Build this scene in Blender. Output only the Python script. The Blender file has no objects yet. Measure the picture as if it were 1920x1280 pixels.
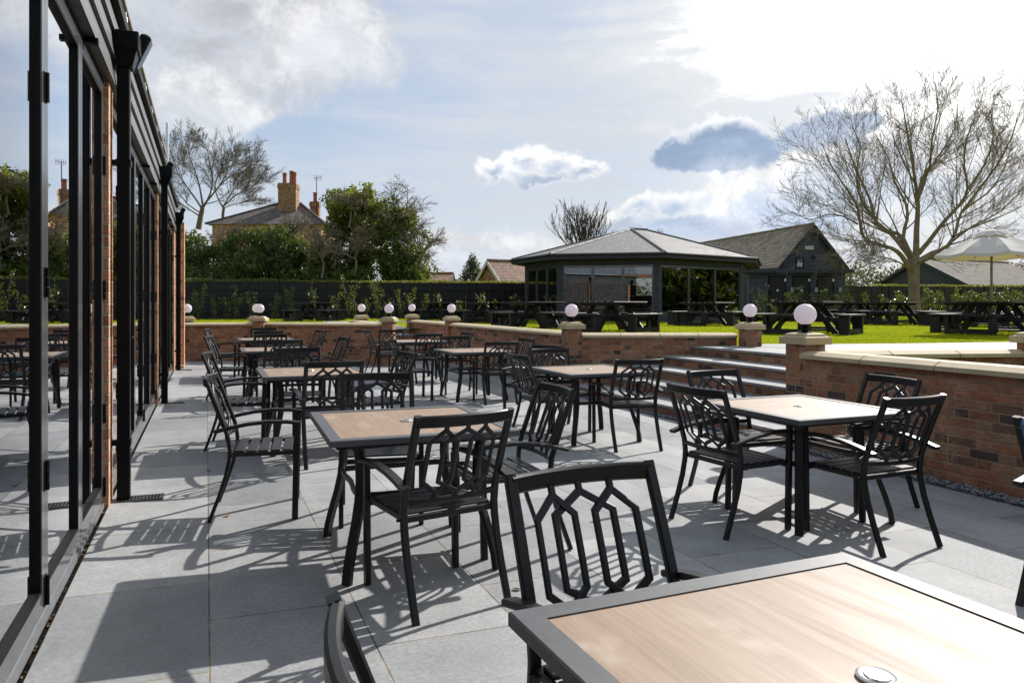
import bpy, bmesh, math, random
from mathutils import Vector, Matrix
from mathutils.geometry import delaunay_2d_cdt
from mathutils import noise as mnoise

# ------------------------------------------------------------------ camera numbers
F, CX, HY, H = 1337.0, 888.0, 570.0, 1.41        # focal length / principal point in photo pixels, eye height
YAW = math.atan((CX-387.0)/F)
FW = (math.sin(YAW), math.cos(YAW)); RT = (math.cos(YAW), -math.sin(YAW))
FALL = 0.0173                                     # the patio drains away from the building
def dep(px, d):
    u = (px-CX)/F*d
    return d*FW[0]+u*RT[0], d*FW[1]+u*RT[1]
def zat(py, d): return H+(HY-py)/F*d
def pt(px, py, d):
    x, y = dep(px, d); return Vector((x, y, zat(py, d)))
def pz(x): return -FALL*x                         # patio height
LAWN = 0.695
SUN_AZ, SUN_EL = math.radians(27.5), math.radians(32.2)   # azimuth measured from +X towards +Y
SUND = Vector((math.cos(SUN_AZ)*math.cos(SUN_EL), math.sin(SUN_AZ)*math.cos(SUN_EL), math.sin(SUN_EL)))
PI = math.pi; R = math.radians

scn = bpy.context.scene
COL = bpy.data.collections.new('scene'); scn.collection.children.link(COL)

# ------------------------------------------------------------------ node helpers
class NT:
    def __init__(s, tree): s.t = tree; s.n = tree.nodes; s.l = tree.links
    def add(s, typ, **kw):
        n = s.n.new(typ)
        for k, v in kw.items(): setattr(n, k, v)
        return n
    def val(s, sock, v):
        if isinstance(v, bpy.types.NodeSocket): s.l.new(v, sock)
        elif isinstance(v, (tuple, list, Vector)):
            v = tuple(v)
            if sock.type == 'RGBA' and len(v) == 3: v = v+(1,)
            sock.default_value = v
        else: sock.default_value = v
    def math(s, op, a, b=0.0, c=None, clamp=False):
        n = s.add('ShaderNodeMath', operation=op, use_clamp=clamp)
        s.val(n.inputs[0], a); s.val(n.inputs[1], b)
        if c is not None: s.val(n.inputs[2], c)
        return n.outputs[0]
    def vmath(s, op, a, b=(0,0,0), scale=None):
        n = s.add('ShaderNodeVectorMath', operation=op)
        s.val(n.inputs[0], a); s.val(n.inputs[1], b)
        if scale is not None: s.val(n.inputs['Scale'], scale)
        return n.outputs['Value'] if op in ('DOT_PRODUCT', 'LENGTH') else n.outputs['Vector']
    def mix(s, f, a, b, blend='MIX'):
        n = s.add('ShaderNodeMix', data_type='RGBA', blend_type=blend)
        s.val(n.inputs[0], f); s.val(n.inputs[6], a); s.val(n.inputs[7], b)
        return n.outputs[2]
    def ramp(s, f, stops, interp='LINEAR'):
        n = s.add('ShaderNodeValToRGB'); n.color_ramp.interpolation = interp
        e = n.color_ramp.elements
        while len(e) > 1: e.remove(e[-1])
        for i, (p, c) in enumerate(stops):
            x = e[0] if i == 0 else e.new(p)
            x.position = p; x.color = (c[0], c[1], c[2], 1) if isinstance(c, (tuple, list)) else (c, c, c, 1)
        s.val(n.inputs[0], f); return n.outputs[0]
    def smooth(s, v, a, b):
        n = s.add('ShaderNodeMapRange', interpolation_type='SMOOTHSTEP')
        s.val(n.inputs[0], v); s.val(n.inputs[1], a); s.val(n.inputs[2], b)
        return n.outputs[0]
    def noise(s, vec, scale, detail=4, rough=0.55, dim='3D', out='Fac', dist=0.0):
        n = s.add('ShaderNodeTexNoise', noise_dimensions=dim)
        if vec is not None: s.l.new(vec, n.inputs['Vector'])
        n.inputs['Scale'].default_value = scale; n.inputs['Detail'].default_value = detail
        n.inputs['Roughness'].default_value = rough; n.inputs['Distortion'].default_value = dist
        return n.outputs[out]
    def mapping(s, vec, loc=(0,0,0), rot=(0,0,0), scale=(1,1,1)):
        n = s.add('ShaderNodeMapping'); s.l.new(vec, n.inputs[0])
        n.inputs[1].default_value = loc; n.inputs[2].default_value = rot; n.inputs[3].default_value = scale
        return n.outputs[0]

def new_mat(name):
    m = bpy.data.materials.new(name); m.use_nodes = True
    t = NT(m.node_tree)
    b = t.n['Principled BSDF']
    return m, t, b
def coord(t, which='Object'):
    return t.add('ShaderNodeTexCoord').outputs[which]
def bump(t, b, h, strength=0.3, dist=0.01):
    n = t.add('ShaderNodeBump'); n.inputs['Strength'].default_value = strength; n.inputs['Distance'].default_value = dist
    t.l.new(h, n.inputs['Height']); t.l.new(n.outputs[0], b.inputs['Normal'])

def simple_mat(name, col, rough=0.5, metal=0.0, var=0.12, scale=20, bumpk=0.0, spec=0.5, coords='Object'):
    m, t, b = new_mat(name)
    f = t.noise(coord(t, coords), scale, 5, 0.6)
    c = t.ramp(f, [(0.25, tuple(x*(1-var) for x in col)), (0.75, tuple(x*(1+var) for x in col))])
    t.l.new(c, b.inputs['Base Color'])
    b.inputs['Roughness'].default_value = rough; b.inputs['Metallic'].default_value = metal
    b.inputs['Specular IOR Level'].default_value = spec
    if bumpk: bump(t, b, f, bumpk, 0.004)
    return m

M = {}
M['black_metal'] = simple_mat('black_powder_coat', (0.0085, 0.0086, 0.0094), 0.40, 0.0, 0.25, 60, 0.05, 0.33)
M['table_frame'] = simple_mat('dark_grey_powder_coat', (0.060, 0.063, 0.068), 0.50, 0.0, 0.2, 40, 0.06, 0.6)
M['frame_metal'] = simple_mat('anthracite_aluminium', (0.060, 0.062, 0.068), 0.16, 0.0, 0.15, 12, 0.0, 1.0)
M['sill_metal'] = simple_mat('grey_aluminium', (0.20, 0.21, 0.22), 0.32, 0.3, 0.15, 9)
M['gasket'] = simple_mat('black_rubber', (0.004, 0.004, 0.0045), 0.55, spec=0.15)
M['plastic_black'] = simple_mat('black_plastic', (0.0035, 0.0035, 0.004), 0.34, spec=0.12)
M['steel'] = simple_mat('brushed_steel', (0.55, 0.55, 0.54), 0.3, 1.0, 0.1, 30)
M['stain_black'] = simple_mat('black_stained_timber', (0.007, 0.0072, 0.0082), 0.5, 0.0, 0.4, 14, 0.25, 0.35)
M['cap_stone'] = simple_mat('buff_cast_stone', (0.43, 0.345, 0.205), 0.8, 0.0, 0.12, 9, 0.15)
M['coping'] = simple_mat('buff_coping_stone', (0.45, 0.37, 0.23), 0.8, 0.0, 0.14, 5, 0.15)
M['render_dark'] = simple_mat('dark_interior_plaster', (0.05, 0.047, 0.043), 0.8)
M['interior_floor'] = simple_mat('dark_interior_floor', (0.08, 0.07, 0.06), 0.5)
M['bounce_floor'] = simple_mat('pale_bounce_floor', (0.32, 0.26, 0.19), 0.5)  # pavilion floor, pale wood colour chosen to bounce more light inside
M['terracotta'] = simple_mat('terracotta_pot', (0.32, 0.09, 0.05), 0.8, 0, 0.25, 12)
M['bark_ash'] = simple_mat('pale_ash_bark', (0.185, 0.148, 0.10), 0.9, 0, 0.4, 3.0, 0.4)
M['bark_dark'] = simple_mat('brown_bark', (0.072, 0.055, 0.038), 0.9, 0, 0.4, 2.0, 0.3)
M['bark_twig'] = simple_mat('grey_brown_twigs', (0.105, 0.086, 0.064), 0.9, 0, 0.3, 2.0)
M['stem'] = simple_mat('shrub_stem', (0.09, 0.07, 0.045), 0.9)
M['grey_stone'] = None
M['white_board'] = simple_mat('white_painted_board', (0.6, 0.58, 0.55), 0.6)
M['pole_wood'] = simple_mat('weathered_pole_wood', (0.23, 0.19, 0.14), 0.6, 0, 0.3, 8)
M['chair_wood'] = simple_mat('honey_oak', (0.52, 0.28, 0.09), 0.45, 0, 0.2, 9)
M['denim'] = simple_mat('blue_denim', (0.05, 0.11, 0.22), 0.9, 0, 0.35, 45, 0.3)
M['rope'] = simple_mat('white_rope', (0.6, 0.58, 0.52), 0.9)
M['grate'] = simple_mat('cast_iron_grate', (0.03, 0.03, 0.032), 0.5)

def leaf_mat(name, cols, transl=0.35, rough=0.45, spec=0.4):
    m, t, b = new_mat(name)
    g = t.add('ShaderNodeNewGeometry')
    c = t.ramp(g.outputs['Random Per Island'], [(i/(len(cols)-1), c) for i, c in enumerate(cols)])
    t.l.new(c, b.inputs['Base Color']); b.inputs['Roughness'].default_value = rough
    b.inputs['Specular IOR Level'].default_value = spec
    tr = t.add('ShaderNodeBsdfTranslucent'); t.l.new(t.mix(0.5, c, (0.34, 0.38, 0.015), 'MIX'), tr.inputs['Color'])
    mx = t.add('ShaderNodeMixShader'); mx.inputs[0].default_value = transl
    t.l.new(b.outputs[0], mx.inputs[1]); t.l.new(tr.outputs[0], mx.inputs[2])
    t.l.new(mx.outputs[0], t.n['Material Output'].inputs[0])
    return m
M['ivy'] = leaf_mat('ivy_leaves', [(0.03,0.05,0.018),(0.05,0.09,0.024),(0.085,0.13,0.03),(0.06,0.10,0.04)], 0.25, 0.42)
M['ivy_olive'] = leaf_mat('olive_tree_leaves', [(0.07,0.09,0.014),(0.13,0.16,0.022),(0.20,0.22,0.03),(0.11,0.13,0.035),(0.16,0.14,0.06)], 0.40)
M['ivy_mid'] = leaf_mat('mid_green_ivy_leaves', [(0.04,0.065,0.018),(0.07,0.115,0.022),(0.115,0.155,0.028),(0.065,0.09,0.035),(0.14,0.16,0.04)], 0.32, 0.45)
M['hedge_top'] = leaf_mat('clipped_hedge_leaves', [(0.05,0.065,0.01),(0.11,0.115,0.015),(0.18,0.165,0.025)], 0.4)
M['laurel'] = leaf_mat('laurel_leaves', [(0.018,0.036,0.010),(0.035,0.065,0.015),(0.06,0.095,0.02),(0.11,0.14,0.05)], 0.3, 0.3)
M['conifer'] = leaf_mat('conifer_needles', [(0.03,0.05,0.03),(0.05,0.075,0.045),(0.08,0.1,0.06)], 0.2, 0.6)
M['blossom'] = leaf_mat('pink_blossom', [(0.35,0.2,0.22),(0.5,0.32,0.34),(0.3,0.17,0.2)], 0.1, 0.7)
M['wood_far'] = leaf_mat('bare_woodland', [(0.09,0.075,0.055),(0.13,0.11,0.075),(0.08,0.085,0.05),(0.16,0.125,0.09)], 0.1, 0.9)
M['grass_blade'] = leaf_mat('grass_blades', [(0.15,0.22,0.010),(0.23,0.29,0.014),(0.30,0.335,0.018),(0.31,0.31,0.035)], 0.45, 0.9, 0.03)
M['litter'] = leaf_mat('dry_leaves', [(0.22,0.1,0.04),(0.3,0.16,0.07),(0.16,0.09,0.05),(0.36,0.25,0.12)], 0.1, 0.8)

def brick_mat(name, stops, mortar, efflo=0.5, bw=0.236, rh=0.0785):
    """Flemish bond: long and short faces alternate in every course"""
    m, t, b = new_mat(name)
    uv = coord(t, 'UV')
    wob = t.vmath('ADD', uv, t.vmath('SCALE', t.vmath('SUBTRACT', t.noise(uv, 16, 4, 0.6, out='Color'), (0.5,0.5,0.5)), scale=0.014))
    sp = t.add('ShaderNodeSeparateXYZ'); t.l.new(wob, sp.inputs[0]); u, v = sp.outputs[0], sp.outputs[1]
    P = bw*1.52
    vr = t.math('DIVIDE', v, rh); row = t.math('FLOOR', vr); fz = t.math('MULTIPLY', t.math('FRACT', vr), rh)
    u2 = t.math('ADD', t.math('DIVIDE', u, P), t.math('MULTIPLY', t.math('MODULO', t.math('ABSOLUTE', row), 2.0), 0.5))
    ci = t.math('FLOOR', u2); fx = t.math('MULTIPLY', t.math('FRACT', u2), P)
    hd = t.math('GREATER_THAN', fx, bw)
    x0 = t.math('SUBTRACT', fx, t.math('MULTIPLY', hd, bw)); wd = t.math('ADD', bw, t.math('MULTIPLY', hd, P-2*bw))
    e = t.math('MINIMUM', t.math('MINIMUM', x0, t.math('SUBTRACT', wd, x0)), t.math('MINIMUM', fz, t.math('SUBTRACT', rh, fz)))
    n1 = t.noise(t.mapping(uv, rot=(0,0,0.12), scale=(16, 52, 1)), 1.0, 8, 0.75, dist=0.9); n2 = t.noise(uv, 3.0, 5, 0.65); n3 = t.noise(uv, 60, 4, 0.7); n5 = t.noise(uv, 9, 5, 0.65)
    e = t.math('ADD', e, t.math('MULTIPLY', t.math('SUBTRACT', n3, 0.5), 0.008))
    face = t.smooth(e, 0.0035, 0.0085)
    cb = t.add('ShaderNodeCombineXYZ'); t.l.new(t.math('ADD', t.math('MULTIPLY', ci, 2.0), hd), cb.inputs[0]); t.l.new(row, cb.inputs[1])
    wn = t.add('ShaderNodeTexWhiteNoise', noise_dimensions='2D'); t.l.new(cb.outputs[0], wn.inputs['Vector'])
    c = t.ramp(wn.outputs['Value'], stops)
    c = t.mix(0.9, c, t.ramp(n1, [(0.28, 0.38), (0.5, 0.95), (0.72, 1.6)]), 'MULTIPLY'); c = t.mix(0.6, c, t.ramp(n5, [(0.3, 0.6), (0.7, 1.3)]), 'MULTIPLY')
    c = t.mix(0.5, c, t.ramp(t.noise(uv, 1.1, 4, 0.6), [(0.3, 0.75), (0.7, 1.2)]), 'MULTIPLY')
    if efflo: c = t.mix(t.math('MULTIPLY', t.math('MULTIPLY', t.smooth(n2, 0.54, 0.72), t.smooth(n1, 0.46, 0.66)), 0.85), c, (0.52, 0.47, 0.42))
    mo = t.mix(t.smooth(n2, 0.55, 0.68), mortar, tuple(min(1, x*1.7) for x in mortar))
    mo = t.mix(0.7, mo, t.ramp(n3, [(0.3, 0.55), (0.7, 1.25)]), 'MULTIPLY')
    c = t.mix(face, mo, c)
    t.l.new(c, b.inputs['Base Color']); b.inputs['Roughness'].default_value = 0.88
    bump(t, b, t.math('ADD', face, t.math('MULTIPLY', n1, 0.7)), 0.8, 0.012)
    return m
M['brick'] = brick_mat('multi_red_brick', [(0.0,(0.050,0.036,0.042)),(0.07,(0.085,0.055,0.055)),(0.14,(0.19,0.09,0.058)),(0.34,(0.34,0.125,0.065)),(0.5,(0.29,0.15,0.088)),(0.68,(0.41,0.16,0.09)),(0.84,(0.38,0.22,0.145)),(1.0,(0.26,0.13,0.075))], (0.33, 0.245, 0.125), 1)
M['brick_orange'] = brick_mat('orange_brick', [(0.0,(0.25,0.10,0.055)),(0.3,(0.46,0.20,0.10)),(0.6,(0.55,0.27,0.14)),(1.0,(0.60,0.33,0.2))], (0.5, 0.4, 0.28), 0)
M['brick_yellow'] = brick_mat('yellow_stock_brick', [(0.0,(0.13,0.065,0.03)),(0.4,(0.29,0.145,0.068)),(1.0,(0.37,0.195,0.095))], (0.25, 0.2, 0.13), 0)

def paver_mat(name, x0, y0):
    m, t, b = new_mat(name)
    oc = coord(t, 'Object')
    sw = t.add('ShaderNodeSeparateXYZ'); t.l.new(oc, sw.inputs[0])
    cb = t.add('ShaderNodeCombineXYZ')
    t.l.new(t.math('SUBTRACT', sw.outputs[1], y0), cb.inputs[0]); t.l.new(t.math('SUBTRACT', sw.outputs[0], x0), cb.inputs[1])
    br = t.add('ShaderNodeTexBrick'); br.offset = 0.5; br.offset_frequency = 2; br.squash = 1.0
    t.l.new(cb.outputs[0], br.inputs['Vector'])
    for k, v in (('Color1', (0,0,0,1)), ('Color2', (1,1,1,1)), ('Mortar', (0.5,)*3+(1,)), ('Scale', 1.0), ('Mortar Size', 0.0042),
                 ('Mortar Smooth', 0.3), ('Bias', 0.0), ('Brick Width', 0.95), ('Row Height', 0.65)): br.inputs[k].default_value = v
    n1 = t.noise(oc, 3.2, 6, 0.62); n2 = t.noise(oc, 55, 5, 0.7); n3 = t.noise(oc, 260, 3, 0.6); n4 = t.noise(oc, 0.9, 5, 0.6)
    c = t.ramp(br.outputs['Color'], [(0, (0.205,0.213,0.221)), (1, (0.335,0.338,0.338))])
    c = t.mix(0.8, c, t.ramp(n1, [(0.3, 0.80), (0.7, 1.16)]), 'MULTIPLY')
    c = t.mix(0.8, c, t.ramp(n2, [(0.3, 0.70), (0.72, 1.28)]), 'MULTIPLY')
    c = t.mix(0.5, c, t.ramp(n4, [(0.35, 0.82), (0.7, 1.12)]), 'MULTIPLY')
    # rusty grit and pale scuffs lying on the slabs
    c = t.mix(t.math('MULTIPLY', t.smooth(n4, 0.58, 0.72), 0.25), c, (0.33, 0.29, 0.23))
    spk = t.noise(oc, 38, 2, 0.5)
    c = t.mix(t.math('MULTIPLY', t.smooth(spk, 0.76, 0.80), 0.7), c, (0.09, 0.085, 0.08))
    jc = t.mix(t.smooth(n1, 0.45, 0.6), (0.075, 0.07, 0.062), (0.22, 0.175, 0.115))
    c = t.mix(br.outputs['Fac'], c, jc)
    t.l.new(c, b.inputs['Base Color'])
    t.l.new(t.ramp(n2, [(0.3, 0.62), (0.7, 0.85)]), b.inputs['Roughness'])
    b.inputs['Specular IOR Level'].default_value = 0.25
    hgt = t.math('ADD', t.math('MULTIPLY', t.math('SUBTRACT', 1.0, br.outputs['Fac']), 1.6), t.math('ADD', t.math('MULTIPLY', n2, 0.5), t.math('MULTIPLY', n3, 0.35)))
    bump(t, b, hgt, 0.32, 0.004)
    return m
M['paver'] = paver_mat('grey_porcelain_paving', 0.012-0.65*20, 3.395+0.475-0.95*20)

m, t, b = new_mat('oak_effect_inlay'); M['oak'] = m
oc = coord(t, 'Object')
st = t.mapping(oc, scale=(46, 2.0, 46)); n1 = t.noise(st, 1.0, 9, 0.72, dist=0.7); n2 = t.noise(t.mapping(oc, scale=(8, 1.1, 8)), 1.0, 5, 0.62, dist=1.0)
n3 = t.noise(oc, 5.5, 3, 0.5)
oi = t.add('ShaderNodeObjectInfo')
c = t.ramp(n1, [(0.2, (0.135,0.086,0.054)), (0.42, (0.235,0.160,0.104)), (0.6, (0.278,0.198,0.136)), (0.8, (0.32,0.243,0.178))])
c = t.mix(0.75, c, t.ramp(n2, [(0.3, (0.78,0.74,0.70)), (0.7, (1.12,1.1,1.1))]), 'MULTIPLY')
c = t.mix(t.math('MULTIPLY', t.smooth(n3, 0.6, 0.75), 0.35), c, (0.50, 0.42, 0.34))
t.l.new(c, b.inputs['Base Color']); t.l.new(t.ramp(n2, [(0.3, 0.66), (0.7, 0.50)]), b.inputs['Roughness']); b.inputs['Specular IOR Level'].default_value = 0.6
bump(t, b, n1, 0.12, 0.003)

m, t, b = new_mat('lawn_turf'); M['lawn'] = m
oc = coord(t, 'Object')
n1 = t.noise(oc, 0.55, 5, 0.6); n2 = t.noise(oc, 9, 5, 0.7); n3 = t.noise(t.mapping(oc, scale=(1,1,0.2)), 90, 3, 0.7)
c = t.ramp(n1, [(0.25, (0.17,0.235,0.010)), (0.5, (0.29,0.335,0.014)), (0.64, (0.33,0.34,0.022)), (0.78, (0.33,0.29,0.05))])
c = t.mix(0.8, c, t.ramp(n2, [(0.25, 0.6), (0.75, 1.3)]), 'MULTIPLY'); c = t.mix(0.8, c, t.ramp(n3, [(0.3, 0.6), (0.7, 1.3)]), 'MULTIPLY')
t.l.new(c, b.inputs['Base Color']); b.inputs['Roughness'].default_value = 1.0; b.inputs['Specular IOR Level'].default_value = 0.0
bump(t, b, t.math('ADD', n2, n3), 0.9, 0.04)

def board_mat(name, col, pitch, vertical=False, rough=0.55, var=0.25, spec=0.35):
    m, t, b = new_mat(name)
    uv = coord(t, 'UV'); sp = t.add('ShaderNodeSeparateXYZ'); t.l.new(uv, sp.inputs[0])
    q = t.math('DIVIDE', sp.outputs[0 if vertical else 1], pitch)
    fr = t.math('FRACT', q); idn = t.math('FLOOR', q)
    wn = t.add('ShaderNodeTexWhiteNoise', noise_dimensions='1D'); t.l.new(idn, wn.inputs['W'])
    n1 = t.noise(t.mapping(uv, scale=(30, 2, 1) if vertical else (2, 30, 1)), 1.0, 6, 0.7); n2 = t.noise(uv, 1.5, 3)
    c = t.mix(0.7, col, t.ramp(wn.outputs[0], [(0, 1-var), (1, 1+var)]), 'MULTIPLY')
    c = t.mix(0.6, c, t.ramp(n1, [(0.3, 0.65), (0.7, 1.35)]), 'MULTIPLY'); c = t.mix(0.5, c, t.ramp(n2, [(0.3, 0.8), (0.7, 1.25)]), 'MULTIPLY')
    gap = t.math('LESS_THAN', fr, 0.07)
    c = t.mix(gap, c, tuple(x*0.25 for x in col))
    t.l.new(c, b.inputs['Base Color']); b.inputs['Roughness'].default_value = rough; b.inputs['Specular IOR Level'].default_value = spec
    hgt = t.math('ADD', t.math('MULTIPLY', t.math('SUBTRACT', 1.0, fr), 1.0), t.math('MULTIPLY', n1, 0.15))
    hgt = t.math('SUBTRACT', hgt, t.math('MULTIPLY', gap, 1.0))
    bump(t, b, hgt, 0.6, 0.02)
    return m
M['clad'] = board_mat('black_weatherboard', (0.036, 0.041, 0.056), 0.16, False, 0.55)
M['clad_pav'] = board_mat('near_black_weatherboard', (0.028, 0.031, 0.042), 0.16, False, 0.55)
M['clad_grey'] = board_mat('charcoal_weatherboard', (0.070, 0.078, 0.104), 0.17, False, 0.6)
M['fence_board'] = board_mat('black_featheredge_board', (0.011, 0.0115, 0.0125), 0.11, True, 0.6, 0.5)
M['fence_brown'] = board_mat('dark_brown_featheredge_board', (0.035, 0.031, 0.029), 0.11, True, 0.7, 0.5)
M['fascia'] = board_mat('grey_fascia_board', (0.075, 0.077, 0.078), 0.19, False, 0.4, 0.1, 0.5)

def tile_mat(name, col, w, h, var=0.3, rough=0.6, spec=0.4, rnd=None):
    m, t, b = new_mat(name)
    uv = coord(t, 'UV')
    br = t.add('ShaderNodeTexBrick'); br.offset = 0.5; t.l.new(uv, br.inputs['Vector'])
    for k, v in (('Color1', (0,0,0,1)), ('Color2', (1,1,1,1)), ('Mortar', (0.5,)*3+(1,)), ('Scale', 1.0), ('Mortar Size', h*0.06),
                 ('Mortar Smooth', 0.2), ('Bias', 0.0), ('Brick Width', w), ('Row Height', h)): br.inputs[k].default_value = v
    sp = t.add('ShaderNodeSeparateXYZ'); t.l.new(uv, sp.inputs[0])
    fr = t.math('FRACT', t.math('DIVIDE', sp.outputs[1], h))
    n1 = t.noise(uv, 2.5, 6, 0.7)
    c = t.mix(0.9, col, t.ramp(br.outputs['Color'], [(0, 1-var), (1, 1+var)]), 'MULTIPLY')
    c = t.mix(0.7, c, t.ramp(n1, [(0.3, 0.7), (0.7, 1.3)]), 'MULTIPLY')
    if rnd: c = t.mix(t.math('MULTIPLY', t.smooth(n1, 0.52, 0.66), 0.7), c, rnd)
    c = t.mix(br.outputs['Fac'], c, tuple(x*0.35 for x in col))
    t.l.new(c, b.inputs['Base Color']); b.inputs['Roughness'].default_value = rough; b.inputs['Specular IOR Level'].default_value = spec
    hgt = t.math('SUBTRACT', t.math('SUBTRACT', 1.0, fr), t.math('MULTIPLY', br.outputs['Fac'], 0.6))
    bump(t, b, hgt, 0.7, 0.03)
    return m
M['slate'] = tile_mat('grey_slate', (0.125, 0.122, 0.118), 0.28, 0.20, 0.22, 0.68, 0.35)
M['slate_pale'] = tile_mat('pale_weathered_tile', (0.135, 0.122, 0.100), 0.35, 0.28, 0.3, 0.9, 0.1, (0.10,0.09,0.065))
M['slate_old'] = tile_mat('old_brown_slate', (0.27, 0.222, 0.160), 0.35, 0.28, 0.35, 0.7, 0.3, (0.16,0.135,0.08))
M['pantile'] = tile_mat('brown_pantile', (0.21, 0.115, 0.07), 0.26, 0.30, 0.35, 0.75, 0.3)
M['old_slate_house'] = tile_mat('dark_house_slate', (0.105, 0.088, 0.078), 0.35, 0.25, 0.35, 0.75, 0.3, (0.19,0.145,0.10))

def glass_mat(name, tint, boost=2.2, base=0.05):
    m, t, b = new_mat(name); t.n.remove(b)
    fr = t.add('ShaderNodeFresnel'); fr.inputs['IOR'].default_value = 1.5
    f = t.math('ADD', t.math('MULTIPLY', fr.outputs[0], boost), base, clamp=True)
    gl = t.add('ShaderNodeBsdfGlossy'); gl.inputs['Roughness'].default_value = 0.0; gl.inputs['Color'].default_value = (0.97,0.98,1,1)
    tr = t.add('ShaderNodeBsdfTransparent'); tr.inputs['Color'].default_value = tint+(1,)
    n = t.add('ShaderNodeBump'); n.inputs['Strength'].default_value = 0.05; n.inputs['Distance'].default_value = 0.02
    t.l.new(t.noise(coord(t, 'Object'), 0.9, 1), n.inputs['Height']); t.l.new(n.outputs[0], gl.inputs['Normal'])
    mx = t.add('ShaderNodeMixShader'); t.l.new(f, mx.inputs[0]); t.l.new(tr.outputs[0], mx.inputs[1]); t.l.new(gl.outputs[0], mx.inputs[2])
    t.l.new(mx.outputs[0], t.n['Material Output'].inputs[0])
    return m
M['glass'] = glass_mat('double_glazing', (0.72, 0.76, 0.76), 2.2, 0.06)
M['glass_pav'] = glass_mat('pavilion_glazing', (0.78, 0.80, 0.78), 2.0, 0.05)
M['glass_clear'] = glass_mat('balustrade_glass', (0.88, 0.92, 0.92), 0.7, 0.0)

m, t, b = new_mat('opal_globe'); M['globe'] = m
b.inputs['Base Color'].default_value = (0.80, 0.755, 0.80, 1); b.inputs['Roughness'].default_value = 0.25
tr = t.add('ShaderNodeBsdfTranslucent'); tr.inputs['Color'].default_value = (0.85, 0.80, 0.86, 1)
mx = t.add('ShaderNodeMixShader'); mx.inputs[0].default_value = 0.5
t.l.new(b.outputs[0], mx.inputs[1]); t.l.new(tr.outputs[0], mx.inputs[2]); t.l.new(mx.outputs[0], t.n['Material Output'].inputs[0])
m, t, b = new_mat('canvas_cloth'); M['canvas'] = m
b.inputs['Base Color'].default_value = (0.72, 0.70, 0.66, 1); b.inputs['Roughness'].default_value = 0.9
tr = t.add('ShaderNodeBsdfTranslucent'); tr.inputs['Color'].default_value = (0.70, 0.62, 0.45, 1)
mx = t.add('ShaderNodeMixShader'); mx.inputs[0].default_value = 0.35
t.l.new(b.outputs[0], mx.inputs[1]); t.l.new(tr.outputs[0], mx.inputs[2]); t.l.new(mx.outputs[0], t.n['Material Output'].inputs[0])
m, t, b = new_mat('gravel_chips'); M['gravel'] = m
g = t.add('ShaderNodeNewGeometry')
t.l.new(t.ramp(g.outputs['Random Per Island'], [(0, (0.05,0.055,0.06)), (0.5, (0.14,0.15,0.16)), (1, (0.30,0.30,0.30))]), b.inputs['Base Color']); b.inputs['Roughness'].default_value = 0.7
m, t, b = new_mat('soil_bed'); M['soil'] = m
n1 = t.noise(coord(t), 6, 6, 0.7); t.l.new(t.ramp(n1, [(0.3, (0.02,0.016,0.01)), (0.7, (0.055,0.045,0.03))]), b.inputs['Base Color']); bump(t, b, n1, 0.8, 0.05)

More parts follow.
